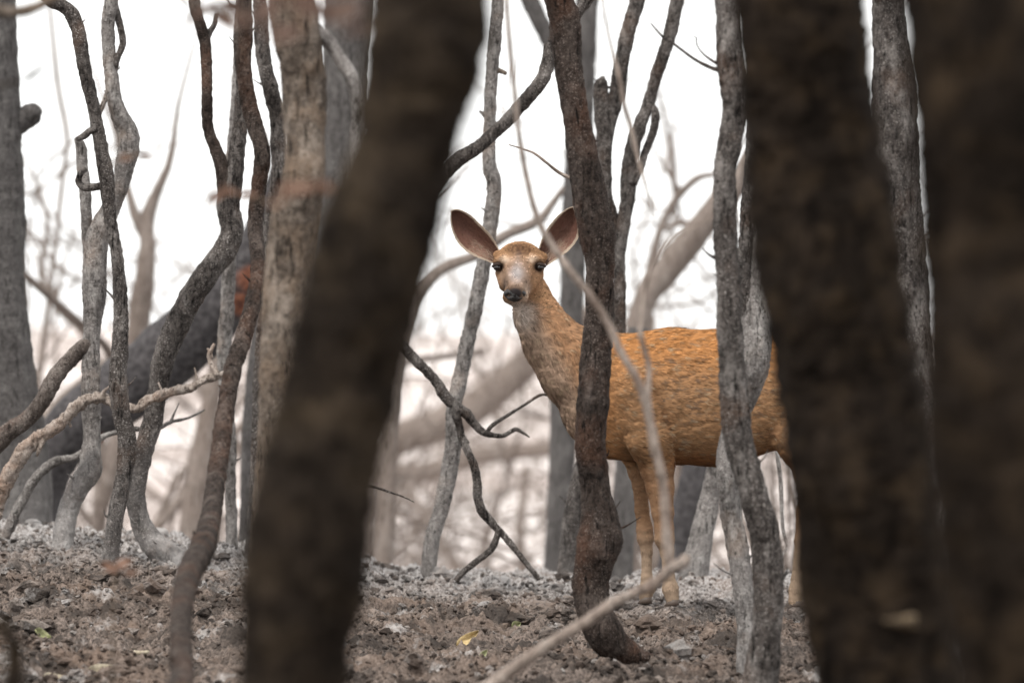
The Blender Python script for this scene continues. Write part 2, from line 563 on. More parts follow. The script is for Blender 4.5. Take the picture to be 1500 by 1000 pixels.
def lumps(n, xr, yr, smin, smax, power):
    x = RNG.uniform(*xr, n)
    y = RNG.uniform(*yr, n)
    dens = gnoise(np.stack([x * 1.6, y * 1.6, x * 0 + 3], -1))
    keep = dens > RNG.uniform(-0.4, 0.4, n)
    x, y = x[keep], y[keep]
    n = len(x)
    s = smin + (smax - smin) * RNG.random(n) ** power
    z = ground_fine(x, y) + s * 0.15
    R = np.linalg.qr(RNG.normal(size=(n, 3, 3)))[0]
    V = ICO[None] * RNG.uniform(0.6, 1.25, (n, 1, 3))
    V = np.einsum('nij,nkj->nki', R, V)
    q = (V + RNG.uniform(0, 90, (n, 1, 3))).reshape(-1, 3)
    dsp = 1 + 0.45 * gnoise(q * 1.5) + 0.50 * gnoise(q * 3.8)
    V = V * dsp.reshape(n, -1, 1) * s[:, None, None]
    V[..., 2] *= 0.62
    V += np.stack([x, y, z], -1)[:, None, :]
    F = ICF[None] + (np.arange(n) * len(ICO))[:, None, None]
    return V.reshape(-1, 3), F.reshape(-1, 3)


cq = lumps(4000, (-2.0, 2.0), (15.2, 21.1), 0.010, 0.044, 3.0)
V = np.vstack([a[0], bq[0], cq[0]])
F = np.vstack([a[1], bq[1] + len(a[0]), cq[1] + len(a[0]) + len(bq[0])])
o = mk("soil_clods", V, F, CRUMB, smooth=False)
o['kind'] = 'stuff'
o['label'] = "crumbly burned clods of soil and ash strewn over the slope"
o['category'] = "soil"

# ------------------------------------------------------------------ trees
TREES = []


def to3(pts, d, wander=0.0, seed=0, rmul=1.0):
    """Rows (px, py, half width in px[, depth offset m]) to metres."""
    rows = []
    for k, q in enumerate(pts):
        dd = d + (q[3] if len(q) > 3 else 0)
        dd += wander * math.sin(1.7 * k + seed)
        w = P(q[0], q[1], dd)
        rows.append([w[0], w[1], w[2], q[2] * K * dd * rmul])
    return rows


def grow_up(rows, length=2.4, seed=0, taper=0.55):
    rnd = random.Random(seed)
    a, b_ = np.array(rows[0][:3]), np.array(rows[1][:3])
    v = (a - b_)
    v /= np.linalg.norm(v)
    r = rows[0][3]
    new = []
    n = 9
    for k in range(1, n + 1):
        v = v + np.array([rnd.uniform(-.22, .22), rnd.uniform(-.22, .22), 0.12])
        v /= np.linalg.norm(v)
        a = a + v * length / n
        new.append([*a, r * (1 - taper * k / n)])
    return new[::-1] + rows


def to_ground(rows, flare=1.0, bend=0.6, mx=12.0):
    """Carry the lower end on until it is under the soil."""
    a, b_ = np.array(rows[-2][:3]), np.array(rows[-1][:3])
    v = b_ - a
    v /= np.linalg.norm(v)
    p, r = b_.copy(), rows[-1][3]
    out = list(rows)
    st = 0.12
    run = 0
    r0 = r
    while p[2] > float(ground(p[0], p[1])) - 0.10 and run < mx:
        v = v + np.array([0, 0, -bend * st])
        v /= np.linalg.norm(v)
        p = p + v * st
        run += st
        h = p[2] - float(ground(p[0], p[1]))
        r = r0 * (1 + 0.5 * flare * math.exp(-max(h, 0) / 0.15))
        out.append([*p, r])
    return out


def spurs(rows, n, seed, rmin=0.0015):
    rnd = random.Random(seed)
    parts = []
    vis = [q for q in rows if -0.1 < q[2] < 2.2]
    for _ in range(n):
        if len(vis) < 3:
            break
        k = rnd.randrange(1, len(vis))
        t = rnd.random()
        a = np.array(vis[k - 1]) * (1 - t) + np.array(vis[k]) * t
        ang = rnd.uniform(0, 2 * math.pi)
        v = np.array([math.cos(ang), math.sin(ang) * 0.7, rnd.uniform(0.1, 0.9)])
        v /= np.linalg.norm(v)
        L = rnd.choice([0.012, 0.016, 0.025, 0.05]) * rnd.uniform(0.7, 1.4)
        r = a[3]
        s = rnd.uniform(0.0018, 0.0035)
        p0 = a[:3] + v * r * 0.7
        p1 = a[:3] + v * (r + L * 0.5) + np.array([0, 0, L * 0.1])
        p2 = a[:3] + v * (r + L) + np.array([rnd.uniform(-.3, .3) * L, 0, L * 0.4])
        parts.append(tube([[*p0, s * 2.2], [*p1, s * 1.1], [*p2, s * 0.6]], 7, 0.006, 0, 0.15))
    return parts


def tree(label, trunk, d, mat, branches=(), cat="tree", name="burned_tree", seg=40, step=0.0075, up=True, down=True,
         seed=1, lump=0.10, rough=0.12, nsp=5, spots=(), group="burned trees on the slope", wander=0.02, knots=(), flare=1.0, lobes=0.25, part="trunk", up_len=2.4, rmul=1.0, upbr=True, ash=0.35):
    if d is None:
        d = hit(trunk[-1][0], trunk[-1][1])
    rows = to3(trunk, d, wander, seed, rmul)
    if trunk[0][1] <= 5 and up:
        rows = grow_up(rows, up_len, seed)
    if down:
        rows = to_ground(rows, flare)
    base = np.array(rows[-1][:3])
    base[2] = gz(base[0], base[1])
    t = thing(name, label, cat, base, group)
    kn = []
    for (kx, ky, ks, ka) in knots:
        j = int(np.argmin([abs(q[1] - ky) for q in trunk]))
        c3 = P(kx, ky, d)
        c3[1] -= rows[0][3] * 0.9
        kn.append((*c3, ks * K * d, ka))
    V, Fq, cp = tube(rows, seg, step, rough, lump, knots=kn, lobes=lobes if down else 0)
    hh = V[:, 2] - gz(base[0], base[1])
    af = ash * np.exp(-np.maximum(hh, 0) / (0.10 + 0.10 * ash)) * np.clip(0.75 + 0.8 * gnoise(V * 22), 0, 1)
    for (sx0, sy0, sr) in spots:
        q3 = P(sx0, sy0, d)
        dd_ = np.hypot(V[:, 0] - q3[0], V[:, 2] - q3[2]) / (sr * K * d)
        af = np.maximum(af, sstep(0.35, 0.75, np.exp(-dd_ ** 2) + 0.25 * gnoise(V * 9)))
    mk(part, V, [Fq, cp], mat, t, base, cols=np.repeat(af[:, None], 3, 1))
    for k, br in enumerate(branches):
        pts = br['pts']
        bd = d + br.get('dd', 0)
        brow = to3(pts, bd, 0.012, seed + k)
        if br.get('up') or pts[0][1] <= 5:
            brow = grow_up(brow, br.get('len', 1.4), seed + 31 * k, 0.7)
        V, Fq, cp = tube(brow, max(10, seg // (2 if pts[0][2] < 9 else 1)), step, rough, lump * 1.1)
        mk(br.get('name', 'branch'), V, [Fq, cp], br.get('mat', mat), t, base)
    if trunk[0][1] <= 5 and up and upbr:
        rnd = random.Random(seed * 7)
        for k in range(2):
            a = np.array(rows[2 + 2 * k])
            ang = rnd.uniform(0, 6.28)
            v = np.array([math.cos(ang), math.sin(ang), 0.9])
            pts = []
            q = a[:3].copy()
            for s_ in range(7):
                pts.append([*q, a[3] * 0.6 * (1 - s_ / 8)])
                v = v + np.array([rnd.uniform(-.3, .3), rnd.uniform(-.3, .3), 0.15])
                q = q + v / np.linalg.norm(v) * 0.22
            V, Fq, cp = tube(pts, 10, 0.03, 0.05, 0.1)
            mk('branch', V, [Fq, cp], mat, t, base)
    if nsp:
        sp = spurs(rows, nsp, seed + 99)
        if sp:
            for V, Fq, cp in sp:
                mk('twig', V, [Fq, cp], mat, t, base)
    TREES.append(t)
    return t


# --- foreground, far out of focus
tree("thick soot black trunk leaning right, blurred close in front, left of the deer",
     [(636, -10, 87), (622, 80, 86), (612, 136, 84), (590, 238, 80), (555, 340, 86), (530, 440, 84), (505, 524, 85), (480, 640, 88), (458, 748, 88), (446, 850, 88), (434, 1000, 79)],
     9.0, BK_CHAR2, seed=3, seg=48, step=0.008, name="charred_tree", nsp=6, lump=0.13, rough=0.35, wander=0.01, ash=0)
W = tree("broad black trunk with a bare wood patch, blurred in front of the deer's rump",
     [(1168, -10, 97), (1183, 140, 95), (1196, 260, 97), (1209, 360, 100), (1221, 450, 101), (1234, 530, 103), (1242, 590, 101), (1250, 660, 101), (1266, 760, 104), (1284, 880, 105), (1301, 1000, 99)],
     10.8, BK_CHAR, seed=5, seg=48, step=0.008, name="charred_tree", nsp=6, lump=0.13, rough=0.35, wander=0.01, ash=0)
tree("darkest thick trunk filling the right edge of the view, blurred and closest",
     [(1440, -10, 119), (1444, 120, 120), (1451, 200, 118), (1457, 300, 117), (1462, 400, 116), (1469, 500, 115), (1485, 700, 117), (1520, 1000, 116)],
     8.4, BK_CHAR, seed=8, seg=48, step=0.008, name="charred_tree", nsp=4, lump=0.10, rough=0.35, wander=0.01, ash=0)

# bare patches of wood on the broad trunk
BAREW, nt, b = newmat("bare_wood")
g = nt.nodes.new('ShaderNodeNewGeometry')
n1 = tex(nt, 'Noise', 60, 4, 0.6, g.outputs['Position'])
nt.links.new(mixc(nt, ramp(nt, n1.outputs[0], 0.35, 0.65), (0.045, 0.032, 0.02), (0.16, 0.118, 0.075)), b.inputs['Base Color'])
for (px, py, sx_, sz_, cxm, rad, d) in ((1320, 690, 24, 25, 1254, 101, 10.8), (1318, 905, 26, 10, 1290, 104, 10.8)):
    off = px - cxm
    dep = math.sqrt(rad ** 2 - off ** 2) * K * d
    c0 = P(px, py, d)
    c0[1] -= dep * 1.0
    nv = np.array([off * K * d, -dep, 0])
    nv /= np.linalg.norm(nv)
    tv = np.array([-nv[1], nv[0], 0])
    Vv, Ff = [], []
    nr, ns = 6, 20
    for r_ in range(nr + 1):
        for s_ in range(ns):
            an = s_ / ns * 2 * math.pi
            rr = r_ / nr * (1 + 0.22 * math.sin(3 * an + px) + 0.12 * math.sin(7 * an))
            h = 0.017 * (1 - (r_ / nr) ** 2) - 0.004 + 0.003 * math.sin(5 * an + r_)
            Vv.append(c0 + tv * math.cos(an) * rr * sx_ * K * d + np.array([0, 0, 1]) * math.sin(an) * rr * sz_ * K * d + nv * h - nv * (abs(math.cos(an)) * rr * sx_ * K * d) ** 2 / (2 * rad * K * d))
    for r_ in range(nr):
        for s_ in range(ns):
            Ff.append((r_ * ns + s_, r_ * ns + (s_ + 1) % ns, (r_ + 1) * ns + (s_ + 1) % ns, (r_ + 1) * ns + s_))
    mk("bare_patch", np.array(Vv), np.array(Ff), BAREW, W, np.array(W.location))

# --- in focus trees
tree("slim dark knobbly trunk standing in front of the deer's shoulder, curved at its foot",
     [(817, -10, 21), (828, 45, 23), (834, 100, 20.5), (841, 155, 19), (850, 205, 21), (861, 270, 25), (873, 335, 27), (878, 385, 22), (878, 455, 21), (873, 525, 23), (869, 590, 24), (864, 650, 22), (872, 712, 22), (878, 760, 28), (878, 790, 32), (872, 822, 29), (866, 855, 27), (869, 892, 26), (885, 925, 27), (905, 948, 25), (928, 962, 18)],
     17.2, BK_BROWN, ash=0, branches=[dict(pts=[(972, 968, 4), (950, 964, 9), (925, 958, 16), (900, 945, 20)], name='root')],
     seed=12, down=False, step=0.0055, seg=48, nsp=9, knots=[(838, 40, 9, 0.008), (866, 205, 7, 0.006), (903, 790, 10, 0.006)], wander=0.01)
tree("dark grey trunk bowing right over the deer's belly, two thin bare twigs near its top",
     [(1063, -10, 17), (1066, 60, 18), (1072, 110, 19.5), (1076, 155, 17), (1070, 205, 17.5), (1062, 250, 17), (1062, 300, 17), (1063, 360, 18), (1068, 430, 18), (1070, 500, 19), (1075, 570, 21), (1081, 640, 21), (1098, 700, 21), (1113, 755, 22), (1122, 800, 22.5), (1126, 850, 22), (1124, 910, 22), (1119, 960, 24), (1114, 1005, 27)],
     16.25, BK_DARK, ash=0, branches=[
         dict(pts=[(953, 34, 1.2), (968, 51, 2.0), (989, 66, 2.2), (1019, 88, 2.6), (1046, 101, 3.2), (1066, 104, 5)], name='twig'),
         dict(pts=[(1015, 54, 0.8), (1020, 55, 1.2), (1021, 66, 1.2), (1030, 79, 1.6), (1048, 92, 2.4), (1066, 100, 4)], name='twig')],
     seed=21, step=0.0055, seg=44, nsp=7, wander=0.01)
tree("ash grey forked tree twisting down behind the dark bowed trunk, over the deer's flank",
     [(1121, 200, 13), (1118, 330, 16), (1112, 420, 19), (1108, 490, 22), (1105, 535, 21.5), (1097, 568, 19), (1081, 608, 16), (1066, 650, 14), (1065, 700, 15), (1071, 750, 16), (1080, 800, 16), (1088, 860, 15), (1096, 925, 16)],
     17.1, BK_GREY, [dict(pts=[(1100, -10, 6), (1103, 120, 8), (1100, 230, 9), (1097, 290, 11), (1094, 340, 11), (1090, 390, 10), (1098, 470, 10), (1103, 540, 8)], mat=BK_DARK)],
     seed=23, nsp=4)
tree("tall rough grey trunk squeezed between the two broad blurred black trunks",
     [(1299, -10, 22), (1304, 60, 26), (1309, 120, 32), (1311, 200, 32), (1317, 300, 32), (1326, 400, 32), (1333, 500, 32), (1339, 600, 37), (1350, 760, 44), (1362, 1000, 52)],
     17.0, BK_DARK, seed=31, nsp=6, knots=[(1300, 40, 8, 0.006)])
# left cluster
tree("dark wiry stem entering at the top left corner and running down to the crest",
     [(52, -30, 8), (72, 0, 9), (99, 14, 10), (112, 38, 10.5), (117, 60, 10.5), (124, 102, 10), (136, 153, 9.5), (146, 204, 10), (155, 255, 11), (160, 306, 9.5), (166, 345, 8.5), (173, 388, 9), (177, 456, 11), (176, 507, 12), (173, 541, 13), (174, 575, 13), (178, 609, 13), (186, 645, 14), (182, 694, 12.5), (171, 748, 12), (164, 795, 11.5), (161, 822, 13)],
     None, BK_DARK, [
         dict(pts=[(150, 272, 6), (138, 274, 6), (122, 274, 6), (115, 266, 5), (118, 255, 5), (126, 246, 4.5)]),
         dict(pts=[(143, 188, 5), (132, 192, 5), (122, 200, 5), (112, 204, 3)])],
     seed=41, nsp=8, wander=0.01)
tree("pale grey forked trunk with a pale scuffed foot, left of the wiry dark stem",
     [(163, -10, 10), (158, 34, 10), (160, 85, 10), (165, 129, 10.5), (173, 163, 12), (186, 190, 15), (189, 213, 16), (184, 240, 14), (175, 275, 13), (160, 310, 14), (143, 345, 17), (139, 395, 17), (138, 439, 16.5), (134, 490, 12.5), (133, 531, 13), (133, 575, 13.5), (134, 609, 14), (134, 645, 13), (131, 687, 18), (116, 712, 16), (102, 741, 15), (95, 770, 15), (92, 800, 16)],
     None, BK_GREY, [
         dict(pts=[(113, 203, 5), (118, 215, 8), (120, 240, 8.5), (124, 272, 8.5), (126, 310, 8.5), (128, 345, 9), (132, 385, 9)]),
         dict(pts=[(166, -10, 5), (174, 30, 5), (180, 62, 5), (172, 85, 5), (166, 105, 6)], mat=BK_DARK),
         dict(pts=[(169, 95, 3), (160, 130, 3.5), (148, 160, 4), (141, 176, 3)]),
         dict(pts=[(140, 498, 8, .03), (134, 503, 11, .02), (125, 508, 12, 0), (116, 515, 12), (102, 527, 12), (82, 551, 12), (61, 589, 12), (37, 616, 12), (17, 629, 13), (-6, 650, 14), (-40, 700, 15), (-90, 790, 17)], mat=BK_LIMB)],
     ash=0.9, seed=43, nsp=8, wander=0.01)
tree("dark trunk sweeping in a long S curve to an ash white foot on the crest",
     [(356, -10, 11), (354, 61, 12), (357, 110, 11), (354, 170, 11), (348, 215, 12), (342, 262, 14), (334, 300, 17), (340, 335, 17), (332, 362, 17), (306, 398, 18), (274, 446, 18), (253, 490, 18), (239, 528, 16), (231, 575, 14.5), (223, 620, 14.5), (207, 670, 15.5), (199, 712, 14.5), (202, 748, 14), (213, 780, 16), (232, 803, 19), (252, 817, 20)],
     None, BK_DARK, ash=1.0, branches=[
         dict(pts=[(282, -10, 8), (288, 20, 8), (296, 44, 8.5), (301, 68, 8.5), (303, 112, 8), (303, 153, 8), (306, 192, 8), (316, 218, 9), (326, 245, 11), (332, 285, 13)], mat=BK_BROWN),
         dict(pts=[(318, 20, 3), (314, 35, 4), (306, 50, 5), (300, 62, 5)], name='twig')],
     seed=47, nsp=8, wander=0.01, knots=[(322, 272, 10, 0.012)])
tree("rough stem winding down in front of the S curved trunk to the near slope",
     [(360, -10, 10, 2), (359, 61, 11, 2), (357, 102, 11, 2), (365, 153, 12, 2), (375, 190, 12, 2), (384, 222, 12, 2), (382, 255, 12, 2), (377, 289, 11.5, 2), (374, 330, 11, 2), (378, 388, 11, 1.9), (373, 432, 12, 1.8), (358, 490, 13, 1.7), (342, 538, 13, 1.6), (331, 592, 13.5, 1.5), (325, 640, 14, 1.4), (315, 712, 14, 1.2), (307, 766, 15, .9), (295, 806, 19, .5), (277, 841, 18, 0), (266, 892, 16, -.5), (265, 950, 16, -.8), (266, 1010, 18, -1)],
     15.3, BK_BROWN, seed=53, nsp=6, wander=0.01)
tree("short grey stem with rough bark rising against the tan knotted trunk",
     [(379, -10, 10), (384, 68, 11), (389, 102, 11), (398, 136, 11.5), (406, 170, 12), (408, 211, 12), (409, 258, 12), (403, 300, 13), (395, 350, 13), (390, 420, 12), (385, 520, 12), (380, 640, 12), (376, 760, 13), (374, 818, 14)],
     None, BK_DARK, seed=57, nsp=5)
tree("thin straight ash grey stem standing on the crest between two dark curved stems",
     [(333, 330, 9), (335, 374, 10), (333, 456, 10.5), (328, 524, 10.5), (332, 590, 9), (338, 650, 8), (338, 712, 8), (340, 806, 9)],
     None, BK_GREY, [dict(pts=[(352, -10, 6), (345, 150, 7), (336, 260, 8), (333, 345, 9)])], seed=59, nsp=6)
tree("tan trunk with several dark knots and a curved upper branch, beside the thick black trunk",
     [(426, -10, 33), (436, 60, 35), (446, 120, 33), (446, 200, 30), (446, 260, 30), (432, 320, 35), (421, 400, 35), (416, 500, 33), (413, 600, 33), (405, 720, 35), (400, 830, 38), (396, 1000, 40)],
     15.6, BK_TAN, [dict(pts=[(522, 250, 9), (521, 211, 10), (524, 180, 10.5), (522, 146, 10), (514, 112, 10), (500, 90, 10), (486, 66, 10), (470, 50, 11), (446, 34, 14)], mat=BK_GREY)],
     seed=61, nsp=4, knots=[(452, 100, 12, 0.018), (457, 226, 11, 0.016), (426, 388, 13, 0.018), (430, 255, 12, 0.012), (408, 330, 10, 0.010), (440, 470, 9, 0.01)], seg=48)
tree("slender grey tree leaning right, behind the deer's left ear",
     [(729, -10, 9), (725, 50, 10), (721, 102, 9.5), (717, 170, 9), (717, 238, 10), (724, 272, 11), (718, 330, 11), (709, 385, 10.5), (698, 440, 11), (687, 490, 11), (675, 550, 11), (664, 600, 11), (664, 650, 12), (656, 700, 12), (645, 750, 11.5), (633, 790, 11), (627, 842, 12)],
     20.6, BK_GREY, [dict(pts=[(702, 163, 1.5), (708, 167, 3), (716, 178, 5)], name='twig'), dict(pts=[(741, 108, 3), (732, 104, 4), (722, 105, 6)], name='twig', mat=BK_TAN)],
     seed=67, nsp=5, wander=0.01)
tree("forked grey tree with a broken stub, rising behind the deer's neck and shoulder",
     [(936, -10, 11), (921, 44, 11), (910, 95, 11), (904, 140, 12), (892, 175, 12), (885, 220, 12), (886, 280, 11), (896, 325, 11), (905, 370, 10), (907, 430, 10), (903, 500, 11), (885, 600, 13), (856, 690, 15), (840, 760, 16), (833, 840, 17)],
     20.9, BK_DARK, [
         dict(pts=[(994, -10, 10), (983, 44, 10), (972, 80, 10), (959, 119, 9), (949, 155, 9), (938, 182, 10), (927, 215, 11), (921, 255, 11.5), (920, 289, 11), (912, 335, 10), (906, 380, 9)]),
         dict(pts=[(955, 155, 5), (960, 170, 6), (956, 195, 6), (946, 221, 6), (938, 245, 6), (927, 270, 6)]),
         dict(pts=[(884, 112, 2), (882, 118, 7), (881, 128, 10), (881, 150, 11), (885, 200, 12), (888, 240, 8)], name='stub'),
         dict(pts=[(902, 170, 2), (893, 190, 2), (880, 205, 2), (868, 207, 3)], name='twig'),
         dict(pts=[(808, 62, 9), (822, 45, 9), (838, 28, 8.5), (852, 12, 8), (868, -10, 8)][::-1], dd=-1.2)],
     seed=71, nsp=6, rmul=1.0)
tree("grey trunk with a wide foot on the crest, seen under the deer's belly",
     [(1112, -10, 9), (1108, 250, 10), (1100, 400, 11), (1080, 560, 13), (1058, 640, 13), (1048, 690, 13.5), (1040, 730, 15), (1029, 780, 17), (1019, 825, 20), (1012, 862, 27)],
     21.0, BK_GREY, seed=73, nsp=5, flare=0.3)
tree("long arching branch of a slim tree crossing the gap above the deer's ears",
     [(806, 66, 9.5), (800, 102, 10), (788, 126, 10), (764, 153, 10), (740, 180, 9.5), (697, 218, 10), (666, 238, 11), (620, 290, 13), (580, 360, 14), (545, 450, 15), (508, 600, 16), (480, 826, 18)],
     19.9, BK_DARK, seed=77, nsp=3)
tree("big ash grey trunk with a round knob, cut by the left edge of the view",
     [(-18, -10, 40), (-14, 120, 41), (-8, 240, 42), (-5, 420, 43), (2, 520, 46), (10, 600, 49), (18, 700, 54), (22, 790, 58)],
     21.9, BK_FAR, [dict(pts=[(58, 168, 8), (52, 166, 15), (40, 172, 17), (15, 190, 16)], name='knob')], seed=79, nsp=3, wander=0.0)

# low pale branches, left
def branch_thing(label, pts, d, mat, name="dead_branch", cat="branch", subs=(), seg=20, step=0.008, ground_end=None, up=False, group=None, lump=0.12, seed=1, part='limb', rough=0.10, up_len=1.4):
    rows = to3(pts, d, 0.01, seed)
    if up:
        rows = grow_up(rows, up_len, seed, 0.3)
    if ground_end == 'last':
        rows = to_ground(rows, 0.2, 0.35, 4)
    base = np.array(rows[-1][:3])
    t = thing(name, label, cat, base, group)
    V, Fq, cp = tube(rows, seg, step, rough, lump)
    mk(part, V, [Fq, cp], mat, t, base)
    for k, s in enumerate(subs):
        r2 = to3(s, d, 0.006, seed + k)
        V, Fq, cp = tube(r2, 12, step, rough, lump)
        mk('side_branch', V, [Fq, cp], mat, t, base)
    return t


branch_thing("bleached knotty dead branch lying across behind the left stems, forked at its tip",
     [(338, 540, 2), (328, 547, 4), (316, 551, 5.5), (300, 556, 6.5), (282, 567, 6), (262, 570, 7), (245, 576, 6.5), (218, 586, 7.5), (198, 598, 6.5), (172, 594, 7), (150, 582, 8), (120, 589, 8.5), (92, 616, 9), (64, 636, 10), (42, 652, 11), (18, 687, 11), (0, 724, 12), (-14, 770, 13)],
     19.7, BK_PALE, ground_end='last', seed=4, lump=0.35, rough=0.3,
     subs=[[(314, 503, 2), (309, 513, 3), (306, 522, 3.4), (311, 536, 4), (320, 550, 5)], [(304, 510, 1.2), (308, 517, 2.4), (310, 524, 2.6)],
           [(104, 625, 2), (97, 614, 4), (88, 612, 6)], [(285, 538, 1.5), (288, 552, 2.4), (290, 563, 4)], [(232, 560, 1.2), (236, 570, 2.5), (240, 578, 4)],
           [(160, 566, 1.5), (152, 574, 3), (150, 584, 5)], [(54, 668, 1.5), (60, 652, 4), (62, 640, 6)]])
branch_thing("thin ash grey dead limb running below the bleached knotty branch",
     [(300, 600, 1), (276, 612, 2), (250, 618, 2.6), (222, 632, 3), (196, 628, 3.4), (150, 640, 4), (112, 668, 5), (80, 676, 6), (48, 706, 7), (20, 760, 8)],
     20.2, BK_GREY, ground_end='last', seed=34, lump=0.3, subs=[[(262, 590, 0.8), (256, 604, 1.4), (250, 618, 2.4)], [(176, 604, 0.8), (184, 616, 1.6), (196, 628, 3)]])
branch_thing("dark crooked dead branch with several bare forks, propped on the crest left of the deer",
     [(790, 848, 3.5), (772, 826, 4), (756, 806, 4.5), (734, 780, 5), (721, 766, 6), (706, 748, 7), (700, 728, 7), (699, 706, 6.5), (694, 680, 6), (684, 658, 5.5), (676, 640, 5.5), (673, 622, 6), (668, 606, 7), (668, 594, 8.5), (653, 582, 8), (636, 555, 7.5), (612, 531, 7.5), (592, 510, 8), (570, 490, 8)],
     20.0, BK_DARK, seed=9, step=0.005, subs=[
         [(666, 592, 8), (675, 600, 8), (685, 608, 8), (694, 620, 6.5), (704, 630, 6), (717, 636, 4.5), (736, 638, 3.2), (750, 631, 3), (758, 629, 3), (776, 640, 1.2)],
         [(712, 634, 3), (722, 622, 3), (747, 606, 2.4), (771, 591, 2), (793, 578, 2.2), (808, 581, 1)],
         [(660, 590, 3), (668, 614, 3.2), (676, 634, 3.4), (684, 650, 4)],
         [(731, 774, 4), (726, 792, 5), (718, 806, 5), (700, 820, 4.5), (678, 838, 4.5), (668, 850, 4)]])
# pale thin stems in front of the deer
branch_thing("pale broken limb rising from bottom centre with a long thin stem curving across the deer",
     [(1004, 815, 7), (1001, 823, 9), (986, 830, 9.5), (954, 857, 8.5), (900, 881, 8), (864, 906, 8), (810, 939, 8.5), (756, 975, 9), (727, 997, 9.5), (680, 1030, 10)],
     13.9, BK_VINE, ground_end='last', seed=14, name="bleached_branch", lump=0.08,
     subs=[[(738, -120, 3), (742, 0, 3.6), (747, 68, 3.8), (754, 136, 4), (759, 187, 4), (766, 231, 4.3), (778, 289, 4.8), (793, 333, 5.2), (812, 364, 5.5), (836, 398, 5.8), (866, 436, 6), (890, 473, 6), (910, 517, 6), (931, 551, 6.2), (944, 585, 6.5), (954, 626, 7), (960, 660, 7), (968, 690, 7), (974, 730, 7.2), (977, 784, 7.5), (981, 824, 7.5)]])
branch_thing("thin pale twig hanging from the top, ending right of the dark trunk",
     [(960, 335, 0.7), (955, 306, 1.2), (943, 262, 2.2), (934, 231, 3.2), (924, 187, 3.6), (914, 153, 3.6), (907, 112, 3), (898, 78, 2.4), (890, 44, 2), (883, 0, 1.8), (880, -80, 1.8)][::-1],
     14.6, BK_VINE, seed=16, name="hanging_twig", cat="twig", seg=10)
branch_thing("thin wavy pale stem in front of the deer's side, forked from the long pale stem",
     [(1042, 318, 1.6), (1012, 335, 1.8), (985, 350, 2), (966, 372, 2.2), (953, 398, 2.4), (945, 425, 3), (939, 463, 3.4), (938, 490, 3.8), (944, 512, 4), (951, 541, 4), (949, 575, 4.2), (952, 609, 4.4), (958, 643, 4.6), (966, 690, 4.8), (973, 735, 5)],
     14.0, BK_VINE, seed=18, name="pale_stem", cat="stem", seg=10)
branch_thing("blurred dark broken stub curving up at the bottom left corner",
     [(-30, 918, 10), (-8, 916, 12), (8, 922, 13), (19, 938, 14), (21, 965, 14), (19, 1010, 15)],
     9.5, BK_CHAR2, ground_end='last', seed=19, name="broken_stub", cat="stub")
branch_thing("blurred brown branch crossing the upper left corner",
     [(84, -12, 7), (62, 6, 8), (38, 16, 8.5), (14, 18, 9), (-20, 16, 10), (-90, 30, 12)],
     12.5, BK_TAN, seed=20, name="dead_branch", seg=14)
branch_thing("short blurred dark twig tip floating out over the pale sky at the left",
     [(72, 91, 0.8), (56, 103, 3.5), (44, 112, 4.5), (30, 119, 2.0), (-10, 128, 2.5), (-60, 140, 3)],
     12.0, BK_CHAR2, seed=22, name="twig_tip", cat="twig", seg=10)
branch_thing("small bare twig poking from behind the thick black trunk near the ground",
     [(607, 735, 0.8), (590, 727, 1.2), (570, 720, 1.6), (548, 713, 2), (520, 708, 2.5)],
     19.0, BK_DARK, seed=24, name="bare_twig", cat="twig", seg=8)
branch_thing("thin bent twig left of the forked grey stub, high above the deer's neck",
     [(745, 212, 1), (765, 218, 1.4), (783, 225, 2), (800, 238, 2), (815, 250, 2.4), (829, 258, 3), (846, 262, 3)],
     17.6, BK_VINE, seed=25, name="bent_twig", cat="twig", seg=8)
branch_thing("thin dead twig standing in the gap behind the deer, right of the bowed trunk",
     [(1138, 660, 3), (1143, 700, 3.2), (1145, 740, 3), (1147, 775, 2.6), (1152, 800, 2.2), (1146, 815, 2), (1143, 870, 2.6)],
     20.4, BK_GREY, ground_end='last', seed=26, name="standing_twig", cat="twig", seg=8)

# --- trees behind, out of focus
BG = dict(group="blurred trees beyond the crest", nsp=0, name="background_tree")
BGD = dict(seg=20, step=0.03)
tree("dark leaning trunk with red peeling bark, blurred behind the left stems",
     [(430, 250, 32), (400, 330, 35), (352, 410, 38), (296, 476, 46), (232, 530, 50), (165, 582, 48), (105, 630, 42), (68, 690, 36), (55, 780, 34)],
     24, BK_RED, seed=101, up=False, ash=0, spots=[(372, 410, 26), (352, 446, 20), (150, 655, 24), (50, 740, 24)], step=0.015, seg=32, **BG)
tree("blurred grey trunk just left of the top of the thick black trunk",
     [(512, -10, 36), (508, 100, 36), (500, 250, 34), (480, 400, 32), (440, 600, 30), (420, 830, 32)], 23.5, BK_FAR, seed=102, **BG, **BGD)
tree("blurred blue grey post like trunk behind the foot of the tan trunk",
     [(400, 400, 14), (380, 520, 15), (370, 640, 16), (366, 815, 17)], 23.2, BK_FAR, seed=103, **BG, **BGD)
tree("blurred dark grey trunk standing directly behind the deer's neck, forked at the top",
     [(862, -10, 18), (856, 60, 19), (852, 150, 20), (843, 300, 20), (840, 400, 18), (834, 480, 18), (826, 600, 20), (822, 700, 19), (815, 835, 20)],
     27, BK_FAR, [dict(pts=[(772, -10, 14), (790, 30, 13), (812, 75, 13), (845, 140, 14)])], seed=104, **BG, **BGD)
